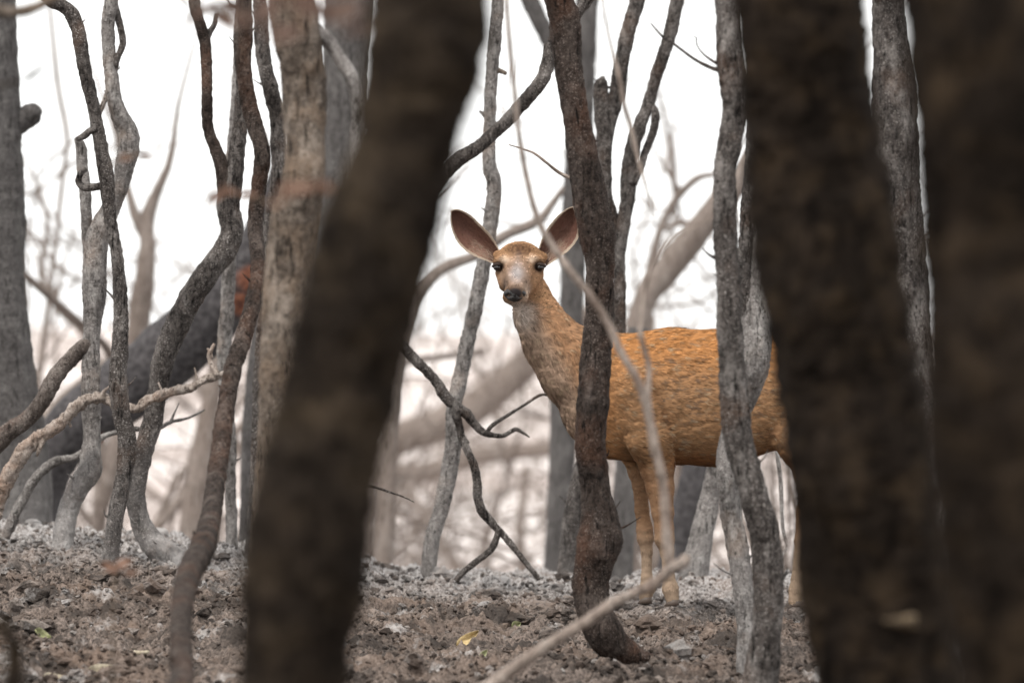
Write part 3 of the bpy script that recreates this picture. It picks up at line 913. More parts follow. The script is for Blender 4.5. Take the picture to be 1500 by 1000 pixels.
tree("blurred Y shaped tree seen between the left stems and the S curved trunk",
     [(300, -10, 1.5), (285, 60, 2), (262, 150, 3), (256, 190, 4), (248, 238, 6), (228, 285, 8), (214, 325, 12), (216, 360, 12), (212, 405, 15), (205, 456, 17), (190, 560, 13), (165, 676, 12), (148, 748, 11), (140, 784, 11)],
     29, BK_FARB, [dict(pts=[(120, 60, 1.5), (150, 140, 2.5), (170, 200, 4), (184, 262, 5), (198, 315, 8), (214, 350, 9)])], seed=105, **BG, **BGD)
tree("blurred smooth dark trunk leaning behind the deer's front legs",
     [(1085, 480, 26), (1060, 580, 27), (1034, 660, 27), (1012, 740, 26), (985, 850, 28)], 26, BK_RED, seed=106, **BG, **BGD)
tree("blurred blue grey trunk seen left of the deer's front legs",
     [(935, 480, 15), (925, 600, 16), (915, 740, 18), (905, 850, 22)], 25, BK_FAR, seed=107, **BG, **BGD)
tree("blurred tan trunk on the crest left of the winding stem",
     [(330, 480, 10), (310, 580, 13), (294, 680, 17), (280, 800, 22)], 28, BK_FARB, seed=108, **BG, **BGD)
tree("blurred thick branch slanting up to the right above the deer's back",
     [(1110, 230, 18), (1070, 280, 19), (1022, 340, 20), (978, 395, 20), (945, 440, 18), (932, 500, 17), (925, 620, 17), (918, 860, 18)], 29, BK_FARB, seed=109, **BG, **BGD)
tree("very blurred pale limb bending low across the hillside left of the deer",
     [(905, 440, 14), (850, 470, 17), (800, 505, 21), (750, 552, 25), (690, 600, 27), (630, 628, 26), (575, 650, 24), (530, 720, 24), (510, 840, 26)], 46, BK_FARB, seed=110, **BG, **BGD)
tree("blurred brown branch reaching up right from behind the thick black trunk toward the ear",
     [(905, 120, 1.5), (880, 190, 2.5), (850, 245, 4), (815, 290, 5), (790, 322, 7), (740, 345, 8), (697, 374, 8), (655, 390, 9), (622, 415, 10), (600, 450, 11), (575, 560, 13), (560, 840, 16)], 27, BK_FARB, seed=111, **BG, **BGD)
tree("blurred pinkish limb low behind the pale forked trunk",
     [(240, 480, 14), (190, 520, 16), (130, 560, 15), (70, 620, 15), (30, 700, 18), (15, 800, 20)], 31, BK_FARB, seed=112, **BG, **BGD)
tree("blurred thin stem with a bend standing in the gap left of the pale forked trunk",
     [(70, -10, 3), (84, 120, 4), (98, 200, 4), (92, 260, 4), (80, 370, 4), (68, 470, 5), (55, 580, 5), (52, 700, 6), (50, 800, 8)], 33, BK_FARB,
     [dict(pts=[(40, 330, 2), (60, 360, 3), (80, 385, 3)]), dict(pts=[(118, 410, 2), (100, 400, 3), (80, 385, 3)])], seed=113, **BG, **BGD)


tree("very blurred broad pale fallen limb low over the hillside behind the crooked dead branch",
     [(900, 640, 8), (840, 655, 10), (770, 660, 13), (700, 668, 15), (630, 690, 16), (560, 700, 17), (500, 740, 18), (470, 840, 20)], 52, BK_FARB, seed=114, **BG, **BGD)
tree("blurred brown limb arching over the gap right of the dark trunk, above the deer's back",
     [(1085, 210, 3), (1060, 250, 4), (1020, 262, 5), (985, 300, 6), (960, 360, 6), (950, 440, 7), (955, 560, 8), (960, 860, 10)], 30, BK_FARB,
     [dict(pts=[(930, 180, 1.5), (955, 215, 2), (980, 255, 3), (1000, 285, 4)]), dict(pts=[(1090, 330, 1.5), (1050, 318, 2), (1010, 325, 3), (972, 335, 4)])], seed=115, **BG, **BGD)
tree("blurred pale limb crossing behind the left stems at mid height",
     [(20, 210, 2), (50, 260, 3), (70, 330, 4), (60, 400, 5), (85, 450, 6), (130, 500, 7), (150, 600, 8), (140, 800, 10)], 34, BK_FARB,
     [dict(pts=[(130, 300, 1.5), (105, 350, 2), (90, 400, 3), (82, 445, 4)])], seed=116, **BG, **BGD)


# random bare shrubs and small trees farther off
def twigs(rnd, p, v, L, r, depth, out):
    n = 5
    pts = [[*p, r]]
    for k in range(n):
        v = v + np.array([rnd.uniform(-.55, .55), rnd.uniform(-.55, .55), rnd.uniform(-.25, .32)])
        v /= np.linalg.norm(v)
        p = p + v * L / n
        pts.append([*p, r * (1 - 0.55 * (k + 1) / n)])
        if depth > 0 and k >= 1:
            for _ in range(rnd.choice([0, 1, 1])):
                w = v + np.array([rnd.uniform(-1.2, 1.2), rnd.uniform(-1.2, 1.2), rnd.uniform(-.5, .7)])
                twigs(rnd, p.copy(), w / np.linalg.norm(w), L * rnd.uniform(.5, .75), r * 0.5, depth - 1, out)
    out.append(pts)


def lowtube(pts, seg=5):
    p = np.array(pts)
    n = len(p)
    T = np.gradient(p[:, :3], axis=0)
    T /= np.linalg.norm(T, axis=1)[:, None] + 1e-9
    ref = np.array([0.31, 0.9, 0.2])
    N = ref - T * (T @ ref)[:, None]
    N /= np.linalg.norm(N, axis=1)[:, None]
    B = np.cross(T, N)
    th = np.linspace(0, 2 * math.pi, seg, endpoint=False)
    V = p[:, None, :3] + p[:, 3][:, None, None] * (N[:, None] * np.cos(th)[None, :, None] + B[:, None] * np.sin(th)[None, :, None])
    i = np.arange(n - 1)[:, None] * seg
    j = np.arange(seg)[None]
    F = np.stack([i + j, i + (j + 1) % seg, i + seg + (j + 1) % seg, i + seg + j], -1).reshape(-1, 4)
    jj = np.arange(1, seg - 1)
    c = np.concatenate([np.stack([jj * 0, jj + 1, jj], -1), np.stack([jj * 0, jj, jj + 1], -1) + (n - 1) * seg])
    return V.reshape(-1, 3), F, c


def shrub_proto(seed, H, r, nb, depth, mat):
    rnd = random.Random(seed)
    t = thing("bare_shrub", "", "shrub", (0, 0, 0), "bare shrubs on the far hillside")
    stem = []
    p = np.array([0, 0, -0.15])
    v = np.array([rnd.uniform(-.15, .15), rnd.uniform(-.15, .15), 1.0])
    pts = [[*p, r]]
    for k in range(7):
        v = v + np.array([rnd.uniform(-.4, .4), rnd.uniform(-.4, .4), .08])
        v /= np.linalg.norm(v)
        p = p + v * H * 0.55 / 7
        pts.append([*p, r * (1 - 0.6 * (k + 1) / 7)])
    V, Fq, c = lowtube(pts, 8)
    mk("trunk", V, [Fq, c], mat, t)
    for k in range(nb):
        a = np.array(pts[rnd.randrange(1, len(pts))])
        out = []
        w = np.array([rnd.uniform(-1, 1), rnd.uniform(-1, 1), rnd.uniform(-.1, 1.0)])
        twigs(rnd, a[:3], w / np.linalg.norm(w), H * 0.5, a[3] * 0.5, depth, out)
        V, Fs = join([lowtube(q, 5) for q in out])
        mk("branch", V, Fs, mat, t)
    return t


def copy_tree(o):
    c = o.copy()
    COL.objects.link(c)
    for ch in o.children:
        k = ch.copy()
        COL.objects.link(k)
        k.parent = c
    return c


protos = [shrub_proto(200 + k, [3.2, 4.2, 2.6, 5.0, 3.6][k], [0.035, 0.05, 0.028, 0.06, 0.04][k], [5, 6, 6, 6, 5][k], 2, [BK_FARB, BK_FARB, BK_FARP, BK_FARB, BK_FARB][k]) for k in range(5)]
spots = []
rnd = random.Random(77)
for k in range(32):                      # nearer: stand in the dip behind the crest
    d = rnd.uniform(31, 50)
    spots.append((rnd.uniform(0, 1170), d, rnd.uniform(1.1, 1.75)))
for k in range(46):                      # on the far hillside
    d = rnd.uniform(60, 150)
    spots.append((rnd.uniform(0, 1180), d, rnd.uniform(.55, 1.0)))
ONES = ['', 'first', 'second', 'third', 'fourth', 'fifth', 'sixth', 'seventh', 'eighth', 'ninth', 'tenth', 'eleventh', 'twelfth', 'thirteenth', 'fourteenth', 'fifteenth', 'sixteenth', 'seventeenth', 'eighteenth', 'nineteenth']
TENS = {20: ('twentieth', 'twenty'), 30: ('thirtieth', 'thirty'), 40: ('fortieth', 'forty')}


def ordinal(n):
    if n < 20:
        return ONES[n]
    t_ = n // 10 * 10
    return TENS[t_][0] if n == t_ else TENS[t_][1] + '-' + ONES[n - t_]


def place_of(px):
    for lim, w_ in ((75, "by the big grey trunk"), (200, "behind the wiry left stems"), (350, "behind the S curved trunk"), (480, "behind the tan trunk"),
                    (620, "behind the thick black trunk"), (720, "left of the deer's head"), (880, "behind the deer's neck"), (1050, "behind the deer's back"), (9999, "behind the bowed trunk")):
        if px < lim:
            return w_


rank = {}
for lo_k, hi_k in ((0, 32), (32, 78)):
    for q, k in enumerate(sorted(range(lo_k, hi_k), key=lambda k: spots[k][0])):
        rank[k] = q + 1
for k, (px, d, sc_) in enumerate(spots):
    pr = protos[k % 5]
    o = pr if k < 5 else copy_tree(pr)
    x = (px - 750) * K * d
    o.location = (x, d, float(ground(np.array(x), np.array(d))))
    o.rotation_euler = (0, 0, rnd.uniform(0, 6.28))
    o.scale = (sc_, sc_, sc_)
    far = k >= 32
    o['group'] = "bare shrubs on the far hillside" if far else "bare saplings in the dip behind the crest"
    o['label'] = ("blurred bare shrub on the far hillside " if far else "blurred bare sapling beyond the crest ") + place_of(px) + ", " + ordinal(rank[k]) + " from left"

# ------------------------------------------------------------------ dry leaves
def leaf_mesh(L, Wd, curl, seed):
    rnd = random.Random(seed)
    nu, nv = 9, 5
    Vv = []
    for a_ in range(nu):
        u = a_ / (nu - 1)
        w = Wd * math.sin(math.pi * min(1, u ** 0.8 * 0.97 + 0.02)) ** 0.8
        for b_ in range(nv):
            v = b_ / (nv - 1) * 2 - 1
            Vv.append((u * L - L / 2, v * w / 2, curl * L * (u - .5) ** 2 + curl * Wd * v * v * 0.8 + 0.03 * L * math.sin(5 * u + 2 * v + seed)))
    Ff = [(a_ * nv + b_, a_ * nv + b_ + 1, (a_ + 1) * nv + b_ + 1, (a_ + 1) * nv + b_) for a_ in range(nu - 1) for b_ in range(nv - 1)]
    return np.array(Vv), np.array(Ff)


def leaf_mat(name, c1, c2):
    m, nt, b = newmat(name)
    g = nt.nodes.new('ShaderNodeTexCoord')
    n = tex(nt, 'Noise', 90, 4, .6, g.outputs['Object'])
    nt.links.new(mixc(nt, ramp(nt, n.outputs[0], .35, .65), c1, c2), b.inputs['Base Color'])
    b.inputs['Roughness'].default_value = 0.6
    return m


LEAF_Y = leaf_mat("leaf_yellow", (0.34, 0.24, 0.11), (0.52, 0.41, 0.22))
LEAF_G = leaf_mat("leaf_green", (0.17, 0.18, 0.085), (0.30, 0.30, 0.17))
LEAF_W = leaf_mat("leaf_pale", (0.26, 0.22, 0.16), (0.44, 0.39, 0.30))
LEAF_O = leaf_mat("leaf_rust", (0.11, 0.062, 0.043), (0.20, 0.115, 0.08))
LEAF_B = leaf_mat("leaf_brown", (0.075, 0.042, 0.032), (0.13, 0.08, 0.06))


def place_leaf(px, py, L, Wd, mat, label, rz, tilt=0.35, d=None, seed=1, roll=0.0):
    V, Ff = leaf_mesh(L, Wd, 0.5, seed)
    d = d or hit(px, py)
    p = P(px, py, d)
    p[2] = gz(p[0], p[1]) + 0.014
    R = np.array((Matrix.Rotation(rz, 3, 'Z') @ Matrix.Rotation(-roll, 3, 'Y') @ Matrix.Rotation(tilt, 3, 'X')))
    o = mk("fallen_leaf", V @ R.T, Ff, mat)
    md = o.modifiers.new("thickness", 'SOLIDIFY')
    md.thickness = 0.0008
    o.location = p
    o['label'] = label
    o['category'] = "leaf"
    o['group'] = "fallen leaves on the soil"


place_leaf(684, 935, 0.085, 0.034, LEAF_Y, "curled yellow leaf on the soil right of the thick black trunk", 0.3, 1.2, seed=1, roll=0.55)
place_leaf(754, 910, 0.035, 0.028, LEAF_G, "small pale green leaf on the soil left of the curved trunk foot", 0.6, 1.2, seed=2, roll=0.3)
place_leaf(708, 962, 0.035, 0.018, LEAF_G, "tiny green leaf just below the curled yellow leaf", 0.5, 1.1, seed=3, roll=0.8)
place_leaf(150, 967, 0.085, 0.034, LEAF_W, "long pale leaf lying flat near the bottom left", 0.1, 1.0, seed=4, roll=0.12)
place_leaf(76, 966, 0.06, 0.035, LEAF_W, "pale crumpled leaf right of the blurred dark stub", 0.4, 0.8, seed=5)
place_leaf(60, 927, 0.055, 0.03, LEAF_G, "yellow green leaf on the soil above the blurred dark stub", 0.4, 1.1, seed=6, roll=-0.5)
place_leaf(205, 952, 0.055, 0.022, LEAF_W, "short pale leaf left of the winding stem's foot", 2.7, 0.7, seed=7)
place_leaf(820, 955, 0.05, 0.022, LEAF_Y, "dry tan leaf on the soil below the pale broken limb", 0.9, 0.7, seed=8)


def leafy_twig(label, pts, leaves, d, mat=LEAF_O, seed=1):
    rows = to3(pts, d, 0.005, seed)
    base = np.array(rows[-1][:3])
    t = thing("leafy_twig", label, "twig", base, "blurred dry twigs close to the camera")
    V, Fq, cp = tube(rows, 8, 0.01, 0, 0.1)
    mk('twig_stem', V, [Fq, cp], BK_TAN, t, base)
    rnd = random.Random(seed)
    for (px, py, L, Wd, ang) in leaves:
        V, Ff = leaf_mesh(L * K * d, Wd * K * d, 0.35, int(px))
        R = np.array(Matrix.Rotation(-ang, 3, 'Y') @ Matrix.Rotation(rnd.uniform(1.0, 1.6), 3, 'X'))
        o = mk("leaf", V @ R.T + P(px, py, d), Ff, mat, t, base)
        md = o.modifiers.new("thickness", 'SOLIDIFY')
        md.thickness = 0.0008


leafy_twig("blurred brown leafy twig along the top edge left of the thick black trunk",
           [(300, 22, 2), (350, 12, 2.5), (400, 40, 2.5), (450, 16, 3), (520, 18, 3), (600, 40, 3.5), (680, 60, 4)],
           [(418, 52, 60, 26, 0.1), (455, 12, 80, 30, -.3), (500, 20, 80, 34, .25), (395, 12, 60, 28, .8), (345, 22, 60, 26, -.6), (530, 42, 60, 22, .4)], 9.0, LEAF_B, 3)
leafy_twig("blurred rust coloured twig crossing in front of the tan trunk",
           [(392, 300, 2), (415, 285, 2.5), (445, 278, 2.5), (500, 285, 3), (560, 300, 3)],
           [(440, 278, 70, 20, 0.05), (415, 292, 50, 18, .5), (475, 275, 40, 16, -.2)], 10.0, LEAF_O, 4)
leafy_twig("blurred rust coloured twig in front of the S curved trunk's fork",
           [(300, 302, 1.5), (318, 290, 1.5), (340, 282, 2), (372, 290, 2), (400, 300, 2)],
           [(318, 288, 34, 14, .4), (336, 280, 30, 12, -.3), (365, 285, 30, 10, 0)], 12.0, LEAF_O, 5)
leafy_twig("blurred brown twig over the top of the S curved trunk",
           [(262, -20, 1.5), (285, 8, 2), (320, 18, 2), (345, 45, 2), (352, 90, 2)],
           [(300, 14, 50, 12, .5), (325, 30, 46, 12, -.7), (335, 8, 40, 14, .2), (280, 30, 40, 8, 1.0)], 11.5, LEAF_B, 6)
leafy_twig("blurred rusty twig low on the slope in front of the wiry stem's foot",
           [(190, 822, 1.5), (175, 832, 1.8), (168, 850, 2), (166, 900, 2), (165, 1010, 2.4), (165, 1120, 2.6)],
           [(182, 825, 30, 15, .4), (160, 832, 30, 14, -.5), (192, 838, 24, 10, 0)], 13.0, LEAF_O, 7)
leafy_twig("small blurred tan twig crossing the pale forked trunk's bend",
           [(160, 245, 1.2), (178, 232, 1.5), (200, 225, 1.5), (228, 228, 1.5), (240, 200, 1.2)],
           [(186, 232, 26, 12, .2), (212, 228, 26, 8, -.3)], 13.0, LEAF_O, 8)

# ------------------------------------------------------------------ the deer
S = K * 19.2
DD = 19.2


def dv(p):
    """deer space (px right, px down, px depth) to metres"""
    p = np.asarray(p, float)
    return np.stack([(p[..., 0] - 750) * S, DD + p[..., 2] * S, CAM_Z - (p[..., 1] - 500) * S], -1)


h = 2.0
lo = np.array([700, 335, -92.0])
hi = np.array([1325, 905, 72.0])
dims = ((hi - lo) / h).astype(int) + 1
gxs = [lo[k] + h * np.arange(dims[k]) for k in range(3)]
F0 = np.full(dims, 60.0, np.float32)


def prim(a, b_, ra, rb, sq=1.0, k=10.0, sub=False):
    """tapered capsule between a and b, squeezed in depth by sq, blended by k"""
    global F0
    a = np.array(a, float)
    b_ = np.array(b_, float)
    R = max(ra, rb) + 34
    mn = np.minimum(a, b_) - R
    mx = np.maximum(a, b_) + R
    sl = []
    for q in range(3):
        i0 = max(0, int((mn[q] - lo[q]) / h))
        i1 = min(dims[q], int((mx[q] - lo[q]) / h) + 2)
        sl.append(slice(i0, i1))
    gX = gxs[0][sl[0]][:, None, None]
    gY = gxs[1][sl[1]][None, :, None]
    gZ = gxs[2][sl[2]][None, None, :]
    ax, ay, az = a
    d = b_ - a
    d2 = np.array([d[0], d[1], d[2] * sq])
    L2 = (d2 ** 2).sum() + 1e-9
    px, py, pz = gX - ax, gY - ay, (gZ - az) * sq
    t = np.clip((px * d2[0] + py * d2[1] + pz * d2[2]) / L2, 0, 1)
    r = ra + (rb - ra) * t
    dist = np.sqrt((px - t * d2[0]) ** 2 + (py - t * d2[1]) ** 2 + (pz - t * d2[2]) ** 2) - r
    cur = F0[tuple(sl)]
    if sub:
        n_ = -dist
        hh = np.maximum(k - np.abs(cur - n_), 0) / k
        F0[tuple(sl)] = np.maximum(cur, n_) + hh * hh * k * 0.25
    else:
        hh = np.maximum(k - np.abs(cur - dist), 0) / k
        F0[tuple(sl)] = np.minimum(cur, dist) - hh * hh * k * 0.25


# trunk of the body
ch = [(905, 576, 0, 88), (985, 581, 0, 97), (1055, 583, 0, 97), (1130, 571, 0, 85), (1195, 566, 0, 80), (1245, 562, 0, 70)]
for q in range(len(ch) - 1):
    prim(ch[q][:3], ch[q + 1][:3], ch[q][3], ch[q + 1][3], 1.62, 14)
prim((888, 598, 0), (905, 615, 0), 50, 50, 1.3, 30)
# neck
ch = [(776, 428, -2, 25), (787, 462, -1, 32), (811, 504, 0, 43), (846, 538, 0, 56), (890, 562, 0, 72)]
for q in range(len(ch) - 1):
    prim(ch[q][:3], ch[q + 1][:3], ch[q][3], ch[q + 1][3], 1.25, 14)
# front legs
ch = [(934, 575, -36, 50), (951, 640, -40, 36), (961, 682, -34, 25), (966, 712, -31, 20), (970, 748, -30, 15.5), (972, 772, -30, 13.5), (973, 788, -30, 14), (976, 806, -30, 9.5), (979, 843, -30, 8.0), (981, 860, -30, 11.5), (984, 876, -31, 10)]
for q in range(len(ch) - 1):
    prim(ch[q][:3], ch[q + 1][:3], ch[q][3], ch[q + 1][3], 1.35 if q < 3 else 1.1, 7 if q < 3 else 5)
ch = [(915, 600, 32, 40), (925, 650, 32, 24), (934, 690, 30, 14), (939, 712, 30, 11.5), (941, 748, 30, 10), (945, 776, 30, 11.5), (946, 789, 30, 11.8), (948, 808, 30, 8.4), (948, 846, 30, 7.6), (949, 862, 30, 10.5), (946, 874, 29, 9.5)]
for q in range(len(ch) - 1):
    prim(ch[q][:3], ch[q + 1][:3], ch[q][3], ch[q + 1][3], 1.35 if q < 2 else 1.1, 12 if q < 2 else 5)
# hind legs: thigh, knee forward against the belly, hock behind, shank down
for (ox, oz) in ((0, -30), (62, 32)):
    ch = [(1215, 585, oz, 62), (1172 + ox * .5, 642, oz, 36), (1180 + ox, 690, oz, 20), (1183 + ox, 725, oz, 13), (1178 + ox, 748, oz, 12.5), (1172 + ox, 790, oz, 9), (1167 + ox, 845, oz, 8.6), (1166 + ox, 862, oz, 11), (1164 + ox, 878, oz - 1, 10.5)]
    for q in range(len(ch) - 1):
        prim(ch[q][:3], ch[q + 1][:3], ch[q][3], ch[q + 1][3], 1.5 if q < 1 else 1.1, 16 if q < 2 else 5)
    prim((1192 + ox, 738, oz), (1184 + ox, 752, oz), 6, 7, 1, 6)
# tail
prim((1300, 535, 0), (1312, 590, 0), 9, 5, 1, 10)
# head
prim((752, 388, -4), (771, 388, -4), 27, 27, 1, 8)               # skull
prim((751, 377, -10), (771, 376, -10), 19, 19, 1, 10)
prim((761, 374, -4), (761, 372, 4), 19, 18, 1, 10)                 # forehead
prim((760, 396, -28), (755.5, 428, -66), 24, 14.5, 1.0, 8)         # bridge of the nose
prim((763, 412, -14), (757, 440, -58), 22, 10.5, 1.0, 8)           # jaw
prim((747, 435, -62), (763, 435, -62), 10.5, 10.5, 1.0, 6)         # muzzle pads
prim((772, 418, -8), (778, 430, 0), 21, 24, 1.0, 12)               # throat
prim((730, 385, -22), (739, 381, -29), 8.0, 7, 1, 6)               # brows
prim((790, 384, -22), (781, 380, -29), 8.0, 7, 1, 6)
prim((735, 402, -18), (740, 418, -32), 8.5, 9, 1, 10)                 # cheekbones
prim((786, 402, -18), (777, 416, -30), 8.5, 9, 1, 10)
prim((737, 376, 2), (729, 374, 4), 7, 6, 1, 10)                    # ear roots
prim((786, 376, 2), (795, 376, 4), 7, 6, 1, 10)
prim((726, 392, -28), (730, 392, -33), 6.5, 7.5, 1, 3, sub=True)   # eye sockets
prim((794, 391, -28), (790, 391, -33), 6.5, 7.5, 1, 3, sub=True)
prim((748, 446, -76), (763, 446, -76), 1.2, 1.2, 1, 2, sub=True)   # mouth line


def surface_nets(Fv):
    ins = Fv < 0
    nx_, ny_, nz_ = Fv.shape
    c = np.zeros((nx_ - 1, ny_ - 1, nz_ - 1), np.int8)
    for dx in (0, 1):
        for dy in (0, 1):
            for dz in (0, 1):
                c += ins[dx:nx_ - 1 + dx, dy:ny_ - 1 + dy, dz:nz_ - 1 + dz]
    act = (c > 0) & (c < 8)
    idx = np.full(act.shape, -1, np.int32)
    I = np.argwhere(act)
    idx[act] = np.arange(len(I))
    acc = np.zeros((len(I), 3))
    cnt = np.zeros(len(I))
    cor = [(x, y, z) for x in (0, 1) for y in (0, 1) for z in (0, 1)]
    for a_ in cor:
        for b_ in cor:
            if sum(abs(np.subtract(a_, b_))) == 1 and a_ < b_:
                va = Fv[I[:, 0] + a_[0], I[:, 1] + a_[1], I[:, 2] + a_[2]]
                vb = Fv[I[:, 0] + b_[0], I[:, 1] + b_[1], I[:, 2] + b_[2]]
                m_ = (va < 0) != (vb < 0)
                t = np.where(m_, va / np.where(m_, va - vb, 1), 0)
                p = np.array(a_)[None] + t[:, None] * (np.array(b_) - np.array(a_))[None]
                acc += p * m_[:, None]
                cnt += m_
    V = I + acc / cnt[:, None]
    quads = []
    for ax in range(3):
        sh = [0, 0, 0]
        A = [slice(1, -1)] * 3
        Bs = [slice(1, -1)] * 3
        A[ax] = slice(0, -1)
        Bs[ax] = slice(1, None)
        ia, ib = ins[tuple(A)], ins[tuple(Bs)]
        E = np.argwhere(ia != ib)
        off = np.array([1, 1, 1])
        off[ax] = 0
        G = E + off
        s0 = ia[E[:, 0], E[:, 1], E[:, 2]]
        u, v = (ax + 1) % 3, (ax + 2) % 3
        def at(du, dv_):
            q = G.copy()
            q[:, u] -= du
            q[:, v] -= dv_
            return idx[q[:, 0], q[:, 1], q[:, 2]]
        Q = np.stack([at(1, 1), at(0, 1), at(0, 0), at(1, 0)], -1)
        Q[~s0] = Q[~s0][:, ::-1]
        quads.append(Q)
    return V, np.vstack(quads)


Vd, Qd = surface_nets(F0)
Vp = lo + Vd * h
_i = np.clip(Vd.round().astype(int), 1, np.array(dims) - 2)
_g = np.stack([F0[_i[:, 0] + 1, _i[:, 1], _i[:, 2]] - F0[_i[:, 0] - 1, _i[:, 1], _i[:, 2]], F0[_i[:, 0], _i[:, 1] + 1, _i[:, 2]] - F0[_i[:, 0], _i[:, 1] - 1, _i[:, 2]], F0[_i[:, 0], _i[:, 1], _i[:, 2] + 1] - F0[_i[:, 0], _i[:, 1], _i[:, 2] - 1]], -1)
_g /= np.linalg.norm(_g, axis=1)[:, None] + 1e-9
_w = sstep(455, 500, Vp[:, 1]) * (1 - 0.8 * sstep(670, 710, Vp[:, 1]))
Vp = Vp + _g * (_w * 1.1 * (1.5 * gnoise(Vp * np.array([.045, .13, .08])) + 0.9 * gnoise(Vp * np.array([.10, .30, .15]) + 7) + 2.2 * gnoise(Vp * np.array([.018, .02, .02]) + 3)))[:, None]
# mirrored depth order: photo-down axis flips handedness
Vw = dv(Vp)
a_, b2, c2 = Vw[Qd[:, 0]], Vw[Qd[:, 1]], Vw[Qd[:, 2]]
fn_ = np.cross(b2 - a_, c2 - a_)
gF = np.stack(np.gradient(F0), -1)
Ii = np.clip(Vd.round().astype(int), 0, np.array(dims) - 1)
gn_ = gF[Ii[:, 0], Ii[:, 1], Ii[:, 2]]
gn_ = np.stack([gn_[:, 0], gn_[:, 2], -gn_[:, 1]], -1)
gn_ /= np.linalg.norm(gn_, axis=1)[:, None] + 1e-9
if (fn_ * gn_[Qd[:, 0]]).sum() < 0:
    Qd = Qd[:, ::-1]
    fn_ = -fn_


def lerpc(c, col, w):
    return c * (1 - w[:, None]) + np.array(col)[None] * w[:, None]


def blob(p, c, r):
    d = (p - np.array(c)) / np.array(r)
    return np.exp(-(d ** 2).sum(1))


